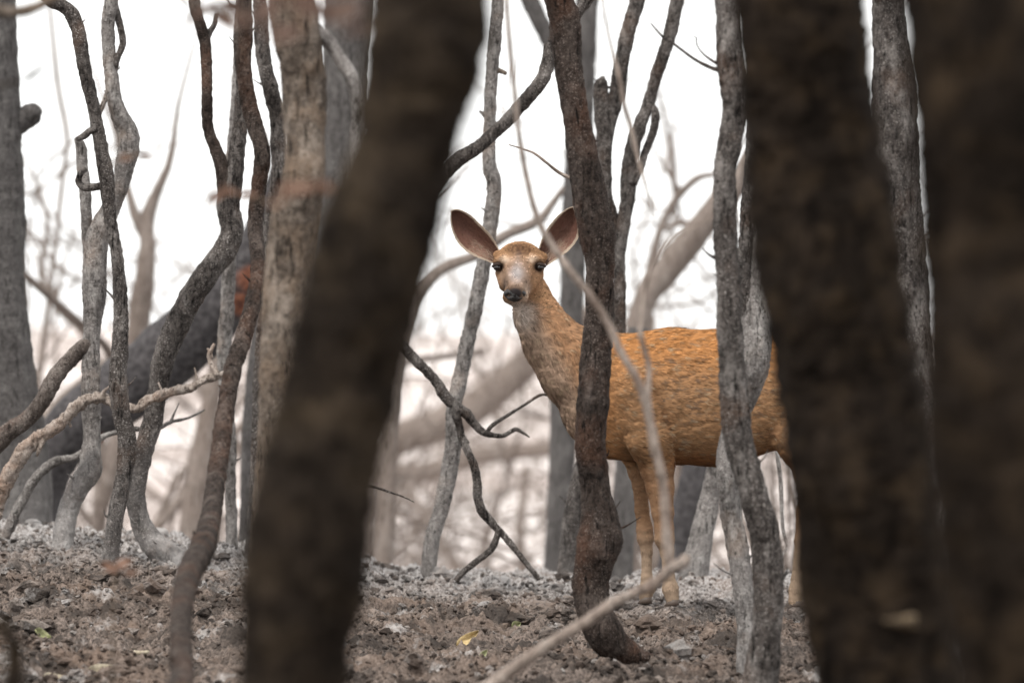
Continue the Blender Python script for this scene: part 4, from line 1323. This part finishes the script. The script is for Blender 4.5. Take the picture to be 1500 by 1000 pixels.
def coat(p):
    """Coat colour of the deer by place on its body, with belly and fold shade painted in."""
    n = len(p)
    x, y, z = p[:, 0], p[:, 1], p[:, 2]
    c = np.tile(np.array([0.36, 0.165, 0.060]), (n, 1))
    w = sstep(500, 580, y) * sstep(870, 920, x)
    c = lerpc(c, (0.30, 0.168, 0.085), w)
    c = lerpc(c, (0.24, 0.10, 0.038), sstep(648, 684, y) * sstep(940, 1000, x) * (1 - sstep(700, 720, y)))  # darker belly band: body shading painted into the coat
    nk = 1 - sstep(845, 905, x)
    c = lerpc(c, (0.285, 0.158, 0.085), nk)
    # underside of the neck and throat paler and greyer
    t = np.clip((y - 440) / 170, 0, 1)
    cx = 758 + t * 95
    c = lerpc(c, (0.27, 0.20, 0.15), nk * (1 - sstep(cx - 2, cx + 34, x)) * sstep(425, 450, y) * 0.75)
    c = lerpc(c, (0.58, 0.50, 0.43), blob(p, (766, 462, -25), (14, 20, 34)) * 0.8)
    c = c * (1 - 0.22 * sstep(600, 660, y) * sstep(900, 960, x) * (1 - sstep(690, 710, y)))[:, None]  # lower flank darkened as well, painted shade toward the belly
    # legs
    lg = sstep(668, 700, y)
    c = lerpc(c, (0.25, 0.145, 0.082), lg)
    c = lerpc(c, (0.32, 0.235, 0.165), sstep(755, 830, y))
    # head
    hd = (1 - sstep(430, 452, y)) * (1 - sstep(800, 815, x))
    c = lerpc(c, (0.29, 0.165, 0.088), hd)
    c = lerpc(c, (0.065, 0.033, 0.018), np.clip(blob(p, (762, 366, -22), (17, 7.5, 50)) * 2.0, 0, .95) * np.clip(0.85 + 0.6 * gnoise(p * np.array([.30, .16, .16])), 0.3, 1))
    c = lerpc(c, (0.13, 0.09, 0.07), blob(p, (759, 378, -30), (4, 8, 40)) * 0.6)
    c = lerpc(c, (0.31, 0.275, 0.26), np.clip(blob(p, (757, 404, -50), (13, 19, 34)) * 1.25, 0, 1))
    c = lerpc(c, (0.50, 0.44, 0.38), blob(p, (770, 424, -44), (7, 9, 20)) * 0.7)
    c = lerpc(c, (0.30, 0.24, 0.20), blob(p, (735, 406, -24), (6, 9, 18)) * 0.6)
    c = lerpc(c, (0.11, 0.078, 0.06), np.clip(blob(p, (740, 418, -56), (7, 13, 34)) * 1.1, 0, .9))
    c = lerpc(c, (0.15, 0.105, 0.08), np.clip(blob(p, (769, 415, -58), (5, 10, 34)) * .8, 0, 1))
    c = lerpc(c, (0.24, 0.14, 0.08), np.clip(blob(p, (728, 410, -20), (6, 14, 30)) * .8, 0, 1))
    c = lerpc(c, (0.26, 0.15, 0.085), np.clip(blob(p, (788, 408, -20), (8, 14, 30)) * .7, 0, 1))
    c = lerpc(c, (0.60, 0.46, 0.34), blob(p, (740, 382, -34), (7, 5, 30)) * 0.9)
    c = lerpc(c, (0.60, 0.46, 0.34), blob(p, (779, 381, -34), (7, 5, 30)) * 0.9)
    c = lerpc(c, (0.20, 0.13, 0.09), blob(p, (747, 390, -46), (4.5, 6, 30)) * 0.85)
    c = lerpc(c, (0.20, 0.13, 0.09), blob(p, (771, 388, -46), (4.5, 6, 30)) * 0.85)
    for ex in (729, 791):
        c = lerpc(c, (0.05, 0.035, 0.03), np.clip(blob(p, (ex, 392, -30), (11, 8, 16)) * 1.3, 0, 1))
    c = lerpc(c, (0.66, 0.60, 0.54), blob(p, (760, 450, -58), (13, 7, 26)) * 0.95)
    c = lerpc(c, (0.55, 0.45, 0.36), blob(p, (768, 432, -66), (6, 9, 12)) * 0.8)
    c = lerpc(c, (0.03, 0.025, 0.025), np.clip(blob(p, (754, 430, -80), (15, 10, 10)) * 1.4, 0, 1))
    c = c * np.array([0.90, 0.90, 0.92])
    # fold shade painted as dark lines behind the shoulder and along the foreleg
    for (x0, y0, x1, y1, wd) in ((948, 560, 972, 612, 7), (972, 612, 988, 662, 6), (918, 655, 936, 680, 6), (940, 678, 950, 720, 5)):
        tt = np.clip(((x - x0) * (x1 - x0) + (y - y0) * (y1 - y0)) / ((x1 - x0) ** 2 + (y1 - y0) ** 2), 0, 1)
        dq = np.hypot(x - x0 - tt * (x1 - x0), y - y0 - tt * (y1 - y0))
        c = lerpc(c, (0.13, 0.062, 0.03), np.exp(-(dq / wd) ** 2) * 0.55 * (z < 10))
    # shade of the flank fold, painted as a dark spot
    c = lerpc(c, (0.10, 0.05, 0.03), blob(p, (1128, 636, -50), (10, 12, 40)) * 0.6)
    return c


def wnoise(p, fx, fy, fz, off=0):
    return gnoise(p * np.array([fx, fy, fz]) + off)


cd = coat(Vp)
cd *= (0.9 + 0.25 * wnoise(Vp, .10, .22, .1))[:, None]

FUR, nt, b = newmat("deer_coat")
at_ = nt.nodes.new('ShaderNodeAttribute')
at_.attribute_name = 'Col'
nt.links.new(at_.outputs['Color'], b.inputs['Base Color'])
b.inputs['Roughness'].default_value = 0.8
b.inputs['Specular IOR Level'].default_value = 0.05

foot = dv(np.array([(1060, 886, 0)]))[0]
deer = thing("deer", "tawny deer standing side on with its head turned to face us, ears spread", "deer", foot)
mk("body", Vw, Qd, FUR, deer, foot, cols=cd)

# short fur laid along the body as fine tapered blades
tri = np.vstack([Qd[:, [0, 1, 2]], Qd[:, [0, 2, 3]]])
A0, B0, C0 = Vw[tri[:, 0]], Vw[tri[:, 1]], Vw[tri[:, 2]]
area = np.linalg.norm(np.cross(B0 - A0, C0 - A0), axis=1) / 2
cp = (Vp[tri[:, 0]] + Vp[tri[:, 1]] + Vp[tri[:, 2]]) / 3
headw = (1 - sstep(440, 470, cp[:, 1])) * (1 - sstep(805, 840, cp[:, 0]))
wgt = area * (1 + 3.5 * headw)
bad = blob(cp, (754, 430, -80), (14, 9, 12)) > 0.4
for ex in (727, 793):
    bad |= np.linalg.norm(cp - np.array((ex, 392, -30)), axis=1) < 10
wgt[bad] = 0
NF = 215000
ti = RNG.choice(len(tri), NF, p=wgt / wgt.sum())
u = RNG.random((NF, 1))
v = RNG.random((NF, 1))
sw = (u + v) > 1
u, v = np.where(sw, 1 - u, u), np.where(sw, 1 - v, v)
ro = A0[ti] + u * (B0[ti] - A0[ti]) + v * (C0[ti] - A0[ti])
rp = Vp[tri[ti, 0]] + u * (Vp[tri[ti, 1]] - Vp[tri[ti, 0]]) + v * (Vp[tri[ti, 2]] - Vp[tri[ti, 0]])
nrm = gn_[tri[ti, 0]] * (1 - u - v) + gn_[tri[ti, 1]] * u + gn_[tri[ti, 2]] * v
nrm /= np.linalg.norm(nrm, axis=1)[:, None]
x, y, z = rp[:, 0], rp[:, 1], rp[:, 2]
wn_ = (1 - sstep(850, 930, x)) * sstep(440, 470, y)
wh_ = (1 - sstep(440, 470, y)) * (1 - sstep(805, 840, x))
wl_ = sstep(665, 700, y)
# directions in metres: x, depth, up
dirs = np.zeros((NF, 3)) + np.array([1.0, 0, -0.22])
dirs = dirs * (1 - wn_[:, None]) + np.array([0.55, 0, -0.83]) * wn_[:, None]
hd_dir = np.stack([(x - 758) * 0.02, np.full(NF, 0.75), np.full(NF, 0.55)], -1)
dirs = dirs * (1 - wh_[:, None]) + hd_dir * wh_[:, None]
dirs = dirs * (1 - wl_[:, None]) + np.array([0.08, 0, -1.0]) * wl_[:, None]
q1 = wnoise(rp, .05, .09, .05, 3.1)
q2 = wnoise(rp, .16, .22, .16, 8.7)
dirs = dirs + 0.30 * np.stack([q2 * 0.3, q2 * 0.1, q1], -1) + RNG.normal(0, 0.16, (NF, 3))
lift = 0.13 + 0.24 * np.clip(q2 + .1, 0, 1)
dirs = dirs - nrm * (dirs * nrm).sum(1)[:, None]
dirs /= np.linalg.norm(dirs, axis=1)[:, None] + 1e-9
dirs = dirs + nrm * lift[:, None]
Ln = 0.022 * (1 - 0.60 * wh_) * (1 - 0.5 * wl_) * RNG.uniform(0.6, 1.25, NF)
Wd = 0.00125 * (1 - 0.15 * wh_) * (1 - 0.25 * wl_) * RNG.uniform(0.7, 1.3, NF)
side = np.cross(nrm, dirs)
side /= np.linalg.norm(side, axis=1)[:, None] + 1e-9
ro = ro - nrm * 0.001
pA = ro - side * Wd[:, None]
pB = ro + side * Wd[:, None]
mid = ro + dirs * (Ln * 0.55)[:, None]
pC = mid - side * (Wd * 0.8)[:, None]
pD = mid + side * (Wd * 0.8)[:, None]
pE = ro + dirs * Ln[:, None] - nrm * (Ln * 0.10)[:, None]
VV = np.stack([pA, pB, pC, pD, pE], 1).reshape(-1, 3)
bi = np.arange(NF) * 5
FQ = np.stack([bi, bi + 2, bi + 3, bi + 1], -1)
FT = np.stack([bi + 2, bi + 4, bi + 3], -1)
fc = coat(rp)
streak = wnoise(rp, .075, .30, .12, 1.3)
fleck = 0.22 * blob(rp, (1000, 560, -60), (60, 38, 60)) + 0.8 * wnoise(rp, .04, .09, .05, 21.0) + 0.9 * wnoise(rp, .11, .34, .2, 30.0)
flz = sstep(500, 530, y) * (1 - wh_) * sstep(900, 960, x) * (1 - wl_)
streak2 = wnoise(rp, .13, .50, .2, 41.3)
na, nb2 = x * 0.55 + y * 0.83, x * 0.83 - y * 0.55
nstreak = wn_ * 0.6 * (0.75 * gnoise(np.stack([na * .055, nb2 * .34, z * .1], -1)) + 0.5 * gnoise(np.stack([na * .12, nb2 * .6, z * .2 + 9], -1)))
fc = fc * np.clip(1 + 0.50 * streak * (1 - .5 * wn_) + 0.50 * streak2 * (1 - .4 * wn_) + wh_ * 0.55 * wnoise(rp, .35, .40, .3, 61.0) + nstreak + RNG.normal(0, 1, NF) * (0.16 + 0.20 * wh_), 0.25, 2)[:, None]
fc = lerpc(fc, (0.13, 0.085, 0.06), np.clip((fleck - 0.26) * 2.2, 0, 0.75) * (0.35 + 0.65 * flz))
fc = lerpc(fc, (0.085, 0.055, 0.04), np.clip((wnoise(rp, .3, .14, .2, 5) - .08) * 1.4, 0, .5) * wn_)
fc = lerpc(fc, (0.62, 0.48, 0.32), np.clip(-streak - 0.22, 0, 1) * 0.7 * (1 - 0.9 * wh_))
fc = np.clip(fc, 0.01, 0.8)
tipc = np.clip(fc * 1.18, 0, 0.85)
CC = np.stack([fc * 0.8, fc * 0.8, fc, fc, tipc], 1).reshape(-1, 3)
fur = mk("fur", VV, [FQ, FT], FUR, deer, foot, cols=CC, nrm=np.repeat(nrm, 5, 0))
fur['kind'] = 'stuff'

# ears
def interp_edge(e, u):
    e = np.array(e, float)
    L = np.concatenate([[0], np.cumsum(np.linalg.norm(np.diff(e[:, :2], axis=0), axis=1))])
    L /= L[-1]
    return np.stack([np.interp(u, L, e[:, k]) for k in range(2)], -1)


def ear(upper, lower, dep0, dep1, cup, flip):
    nu, nv = 40, 25
    u = np.linspace(0, 1, nu)
    v = np.linspace(-1, 1, nv)
    Au, Bu = interp_edge(upper, u), interp_edge(lower, u)
    for _ in range(3):
        for E in (Au, Bu):
            E[1:-1] = (E[:-2] + 2 * E[1:-1] + E[2:]) / 4
    inner, outer = [], []
    cols = []
    for i_ in range(nu):
        for j_ in range(nv):
            f = (v[j_] + 1) / 2
            p = Au[i_] * (1 - f) + Bu[i_] * f
            prof = math.sin(math.pi * min(1, 0.12 + u[i_] * 0.86)) ** 0.6
            dep = dep0 + (dep1 - dep0) * u[i_] + cup * prof * (1 - v[j_] ** 2)
            inner.append((p[0], p[1], dep))
            th = 3.0 * (1 - abs(v[j_]) ** 4) * (1 - u[i_] ** 8) + 0.4
            outer.append((p[0], p[1], dep + th))
            c = np.array([0.095, 0.040, 0.030])
            st = 0.5 + 0.5 * math.sin(j_ * 2.1 + 3 * math.sin(u[i_] * 7))
            c = c * (1 + 0.35 * st * (1 - u[i_]))
            rim = max(0, abs(v[j_]) - 0.80) / 0.20
            rim = max(rim, max(0, u[i_] - 0.93) / 0.07) ** 1.5
            c = c * (1 - rim) + np.array([0.55, 0.44, 0.34]) * rim
            lowf = math.exp(-((u[i_] - 0.22) / 0.22) ** 2) * max(0, v[j_] * 0.9 + 0.35)
            c = c * (1 - 0.28 * min(1, lowf)) + np.array([0.36, 0.25, 0.18]) * 0.28 * min(1, lowf)
            c = c * (1 - 0.55 * math.exp(-(u[i_] / 0.14) ** 2))
            cols.append(c)
    Vi, Vo = np.array(inner), np.array(outer)
    n = nu * nv
    V = np.vstack([Vi, Vo])
    co = np.vstack([np.array(cols), np.tile([0.30, 0.19, 0.12], (n, 1))])
    Fs = []
    for i_ in range(nu - 1):
        for j_ in range(nv - 1):
            k = i_ * nv + j_
            Fs.append((k, k + 1, k + nv + 1, k + nv))
            Fs.append((n + k, n + k + nv, n + k + nv + 1, n + k + 1))
    for i_ in range(nu - 1):
        for j_ in (0, nv - 1):
            k = i_ * nv + j_
            Fs.append((k, k + nv, n + k + nv, n + k))
    for j_ in range(nv - 1):
        for i_ in (0, nu - 1):
            k = i_ * nv + j_
            Fs.append((k, k + 1, n + k + 1, n + k))
    Fs = np.array(Fs)
    if flip:
        Fs = Fs[:, ::-1]
    return V, Fs, co, Vi, nu, nv


EAR, nt, b = newmat("ear_skin")
at_ = nt.nodes.new('ShaderNodeAttribute')
at_.attribute_name = 'Col'
g = nt.nodes.new('ShaderNodeNewGeometry')
n1 = tex(nt, 'Noise', 220, 3, .6, g.outputs['Position'])
nt.links.new(mixc(nt, ramp(nt, n1.outputs[0], .3, .75, (0, 0, 0, 1), (.2, .2, .2, 1)), at_.outputs['Color'], (0.24, 0.15, 0.11)), b.inputs['Base Color'])
b.inputs['Roughness'].default_value = 0.7
b.inputs['Subsurface Weight'].default_value = 0.15
b.inputs['Subsurface Radius'].default_value = (0.01, 0.003, 0.002)

L_up = [(732, 368), (724, 352), (714, 339), (703, 328), (692, 317), (682, 310.5), (673, 307), (665, 306.5), (662, 309)]
L_lo = [(724, 386), (715, 383), (705, 379), (695, 375), (686, 370), (677, 363), (669, 353), (664, 342), (661, 332), (660, 318), (661, 310)]
R_up = [(789, 364), (793, 352), (799, 339), (806, 329), (815, 318), (825, 309.5), (833, 304.5), (838, 303.5)]
R_lo = [(800, 390), (812, 382), (822, 375), (834, 366), (842, 357), (847, 348), (849, 338), (848, 325), (844, 313), (840, 305)]
for (up_, lo_, fl) in ((L_up, L_lo, False), (R_up, R_lo, True)):
    V, Fs, co, Vi, nu, nv = ear(up_, lo_, 2, 2, 17, fl)
    eo = mk("ear", dv(V), Fs, EAR, deer, foot, cols=co)
    # pale hairs along the rims and streaming out of the cup
    NH = 1500
    uu = RNG.uniform(0.02, 0.98, NH)
    vv_ = np.where(RNG.random(NH) < 0.5, np.sign(RNG.normal(size=NH)) * RNG.uniform(0.86, 1.0, NH), RNG.uniform(-0.9, 0.9, NH))
    fi, fj = uu * (nu - 1), (vv_ + 1) / 2 * (nv - 1)
    Gd = Vi.reshape(nu, nv, 3)
    i0, j0 = np.minimum(fi.astype(int), nu - 2), np.minimum(fj.astype(int), nv - 2)
    a1, b1 = (fi - i0)[:, None], (fj - j0)[:, None]
    pt = Gd[i0, j0] * (1 - a1) * (1 - b1) + Gd[i0 + 1, j0] * a1 * (1 - b1) + Gd[i0, j0 + 1] * (1 - a1) * b1 + Gd[i0 + 1, j0 + 1] * a1 * b1
    tu = Gd[i0 + 1, j0] - Gd[i0, j0]
    tv = (Gd[i0, j0 + 1] - Gd[i0, j0])
    tu /= np.linalg.norm(tu, axis=1)[:, None] + 1e-6
    tv /= np.linalg.norm(tv, axis=1)[:, None] + 1e-6
    isr = np.abs(vv_) > 0.85
    dr = np.where(isr[:, None], tu * 0.9 + tv * np.sign(vv_)[:, None] * 0.15, tu * 0.8 + RNG.normal(0, .25, (NH, 3))) + np.array([0, 0, -0.25])
    Lh = np.where(isr, RNG.uniform(4, 7, NH), RNG.uniform(6, 14, NH) * (1 - 0.5 * uu))
    wv = np.where(isr, 0.45, 0.28)
    sd_ = np.cross(dr, np.array([0, 0, 1.0]))
    sd_ /= np.linalg.norm(sd_, axis=1)[:, None] + 1e-6
    pt = pt + np.array([0, 0, -0.3])
    H = np.stack([pt - sd_ * wv[:, None], pt + sd_ * wv[:, None], pt + dr * Lh[:, None]], 1).reshape(-1, 3)
    hf = np.arange(NH * 3).reshape(-1, 3)
    hc = np.where(isr[:, None], np.array([[0.60, 0.50, 0.40]]), np.array([[0.17, 0.095, 0.07]])) * RNG.uniform(.7, 1.2, (NH, 1))
    hc = np.where(((~isr) & (uu < 0.4) & (vv_ > 0))[:, None], np.array([[0.34, 0.25, 0.19]]), hc)
    ho = mk("ear_hair", dv(H), hf, FUR, eo, foot, cols=np.repeat(hc, 3, 0))
    ho['kind'] = 'stuff'

# eyes
EYE, nt, b = newmat("eye_wet_black")
b.inputs['Base Color'].default_value = (0.008, 0.005, 0.004, 1)
b.inputs['Roughness'].default_value = 0.14
b.inputs['Specular IOR Level'].default_value = 0.6


def ball(c, r, n=20, sq=(1, 1, 1)):
    Vv = []
    for a__ in range(n + 1):
        th = math.pi * a__ / n
        for b__ in range(2 * n):
            ph_ = math.pi * b__ / n
            Vv.append((c[0] + r * sq[0] * math.sin(th) * math.cos(ph_), c[1] + r * sq[1] * math.cos(th), c[2] + r * sq[2] * math.sin(th) * math.sin(ph_)))
    Ff = [(a__ * 2 * n + b__, a__ * 2 * n + (b__ + 1) % (2 * n), (a__ + 1) * 2 * n + (b__ + 1) % (2 * n), (a__ + 1) * 2 * n + b__) for a__ in range(n) for b__ in range(2 * n)]
    return np.array(Vv), np.array(Ff)


LID, nt, b = newmat("eyelid")
b.inputs['Base Color'].default_value = (0.035, 0.024, 0.02, 1)
LASH = LID
for (ex, sg) in ((729.5, -1), (790.5, 1)):
    V, Ff = ball((ex, 392.3, -26.0), 6.5, sq=(1.05, 0.78, 1.0))
    mk("eye", dv(V), Ff, EYE, deer, foot)
    # upper lid: a brow shelf with lashes
    pts = []
    for q in range(9):
        t = q / 8
        an = math.pi * (0.04 + 0.92 * t)
        pts.append((*dv(np.array([ex + 8.2 * math.cos(an), 392.3 - 4.9 * math.sin(an), -31.5 + 3.4 * abs(math.cos(an)) * 1.6])), (1.5 + 0.8 * math.sin(an)) * S))
    V, Fq, c_ = tube(pts, 10, 0.0015, 0, 0)
    mk("eyelid", V, [Fq, c_], LID, deer, foot)

# nose pad with nostrils
NOSE, nt, b = newmat("nose_leather")
b.inputs['Base Color'].default_value = (0.014, 0.012, 0.012, 1)
b.inputs['Roughness'].default_value = 0.32
b.inputs['Specular IOR Level'].default_value = 0.5
g = nt.nodes.new('ShaderNodeNewGeometry')
vz = tex(nt, 'Voronoi', 700, coord=g.outputs['Position'])
bump(nt, b, vz.outputs[0], 0.0012, 0.6)
V, Ff = ball((754, 430, -74), 1.0, 26, (1, 1, 1))
V = V - np.array((754, 430, -74))
an = V.copy()
wx = 16.5 - 3.5 * np.clip(an[:, 1], 0, 1)          # broad above, narrow below
V = np.stack([an[:, 0] * wx, an[:, 1] * 10.5, an[:, 2] * 8.5], -1)
V[:, 1] -= 1.5 * np.abs(an[:, 0]) ** 2
for sx_ in (-1, 1):
    q = np.exp(-(((V[:, 0] - sx_ * 9.0) / 3.6) ** 2 + ((V[:, 1] - 1.0) / 2.8) ** 2)) * (an[:, 2] < 0)
    V[:, 2] += 4.5 * q
q = np.exp(-(V[:, 0] / 1.4) ** 2) * (an[:, 2] < 0) * (V[:, 1] > 0)
V[:, 2] += 1.6 * q
V = V + np.array((754, 432.5, -71.5))
mk("nose", dv(V), Ff, NOSE, deer, foot)

# hooves: two pointed toes each
HOOF, nt, b = newmat("hoof_horn")
b.inputs['Base Color'].default_value = (0.07, 0.052, 0.042, 1)
b.inputs['Roughness'].default_value = 0.5
for (hx, hy, hz) in ((984, 876, -31), (946, 875, 29), (1164, 878, -31), (1226, 878, 31)):
    for s_ in (-1, 1):
        Vv, Ff = [], []
        prof = [(0, 9.5, 5.0), (5, 11.0, 5.3), (10, 13.5, 5.6)]
        ns = 14
        for (dy_, ln, wd_) in prof:
            for q in range(ns):
                an_ = q / ns * 2 * math.pi
                cx_ = math.cos(an_)
                ext = ln * (1.0 if cx_ > 0 else 1.25)
                Vv.append((hx + 3 - ext * 0.72 * (-cx_) - dy_ * 0.25, hy + dy_, hz + s_ * 5.2 + wd_ * math.sin(an_) * (1 - 0.45 * max(0, -cx_))))
        for r_ in range(2):
            for q in range(ns):
                Ff.append((r_ * ns + q, r_ * ns + (q + 1) % ns, (r_ + 1) * ns + (q + 1) % ns, (r_ + 1) * ns + q))
        nb_ = len(Vv)
        Vv.append((hx, hy, hz + s_ * 5.2))
        Vv.append((hx, hy + 10, hz + s_ * 5.2))
        capf = [(nb_, (q + 1) % ns, q) for q in range(ns)] + [(nb_ + 1, 2 * ns + q, 2 * ns + (q + 1) % ns) for q in range(ns)]
        mk("hoof", dv(np.array(Vv)), [np.array(Ff), np.array(capf)], HOOF, deer, foot, smooth=True)
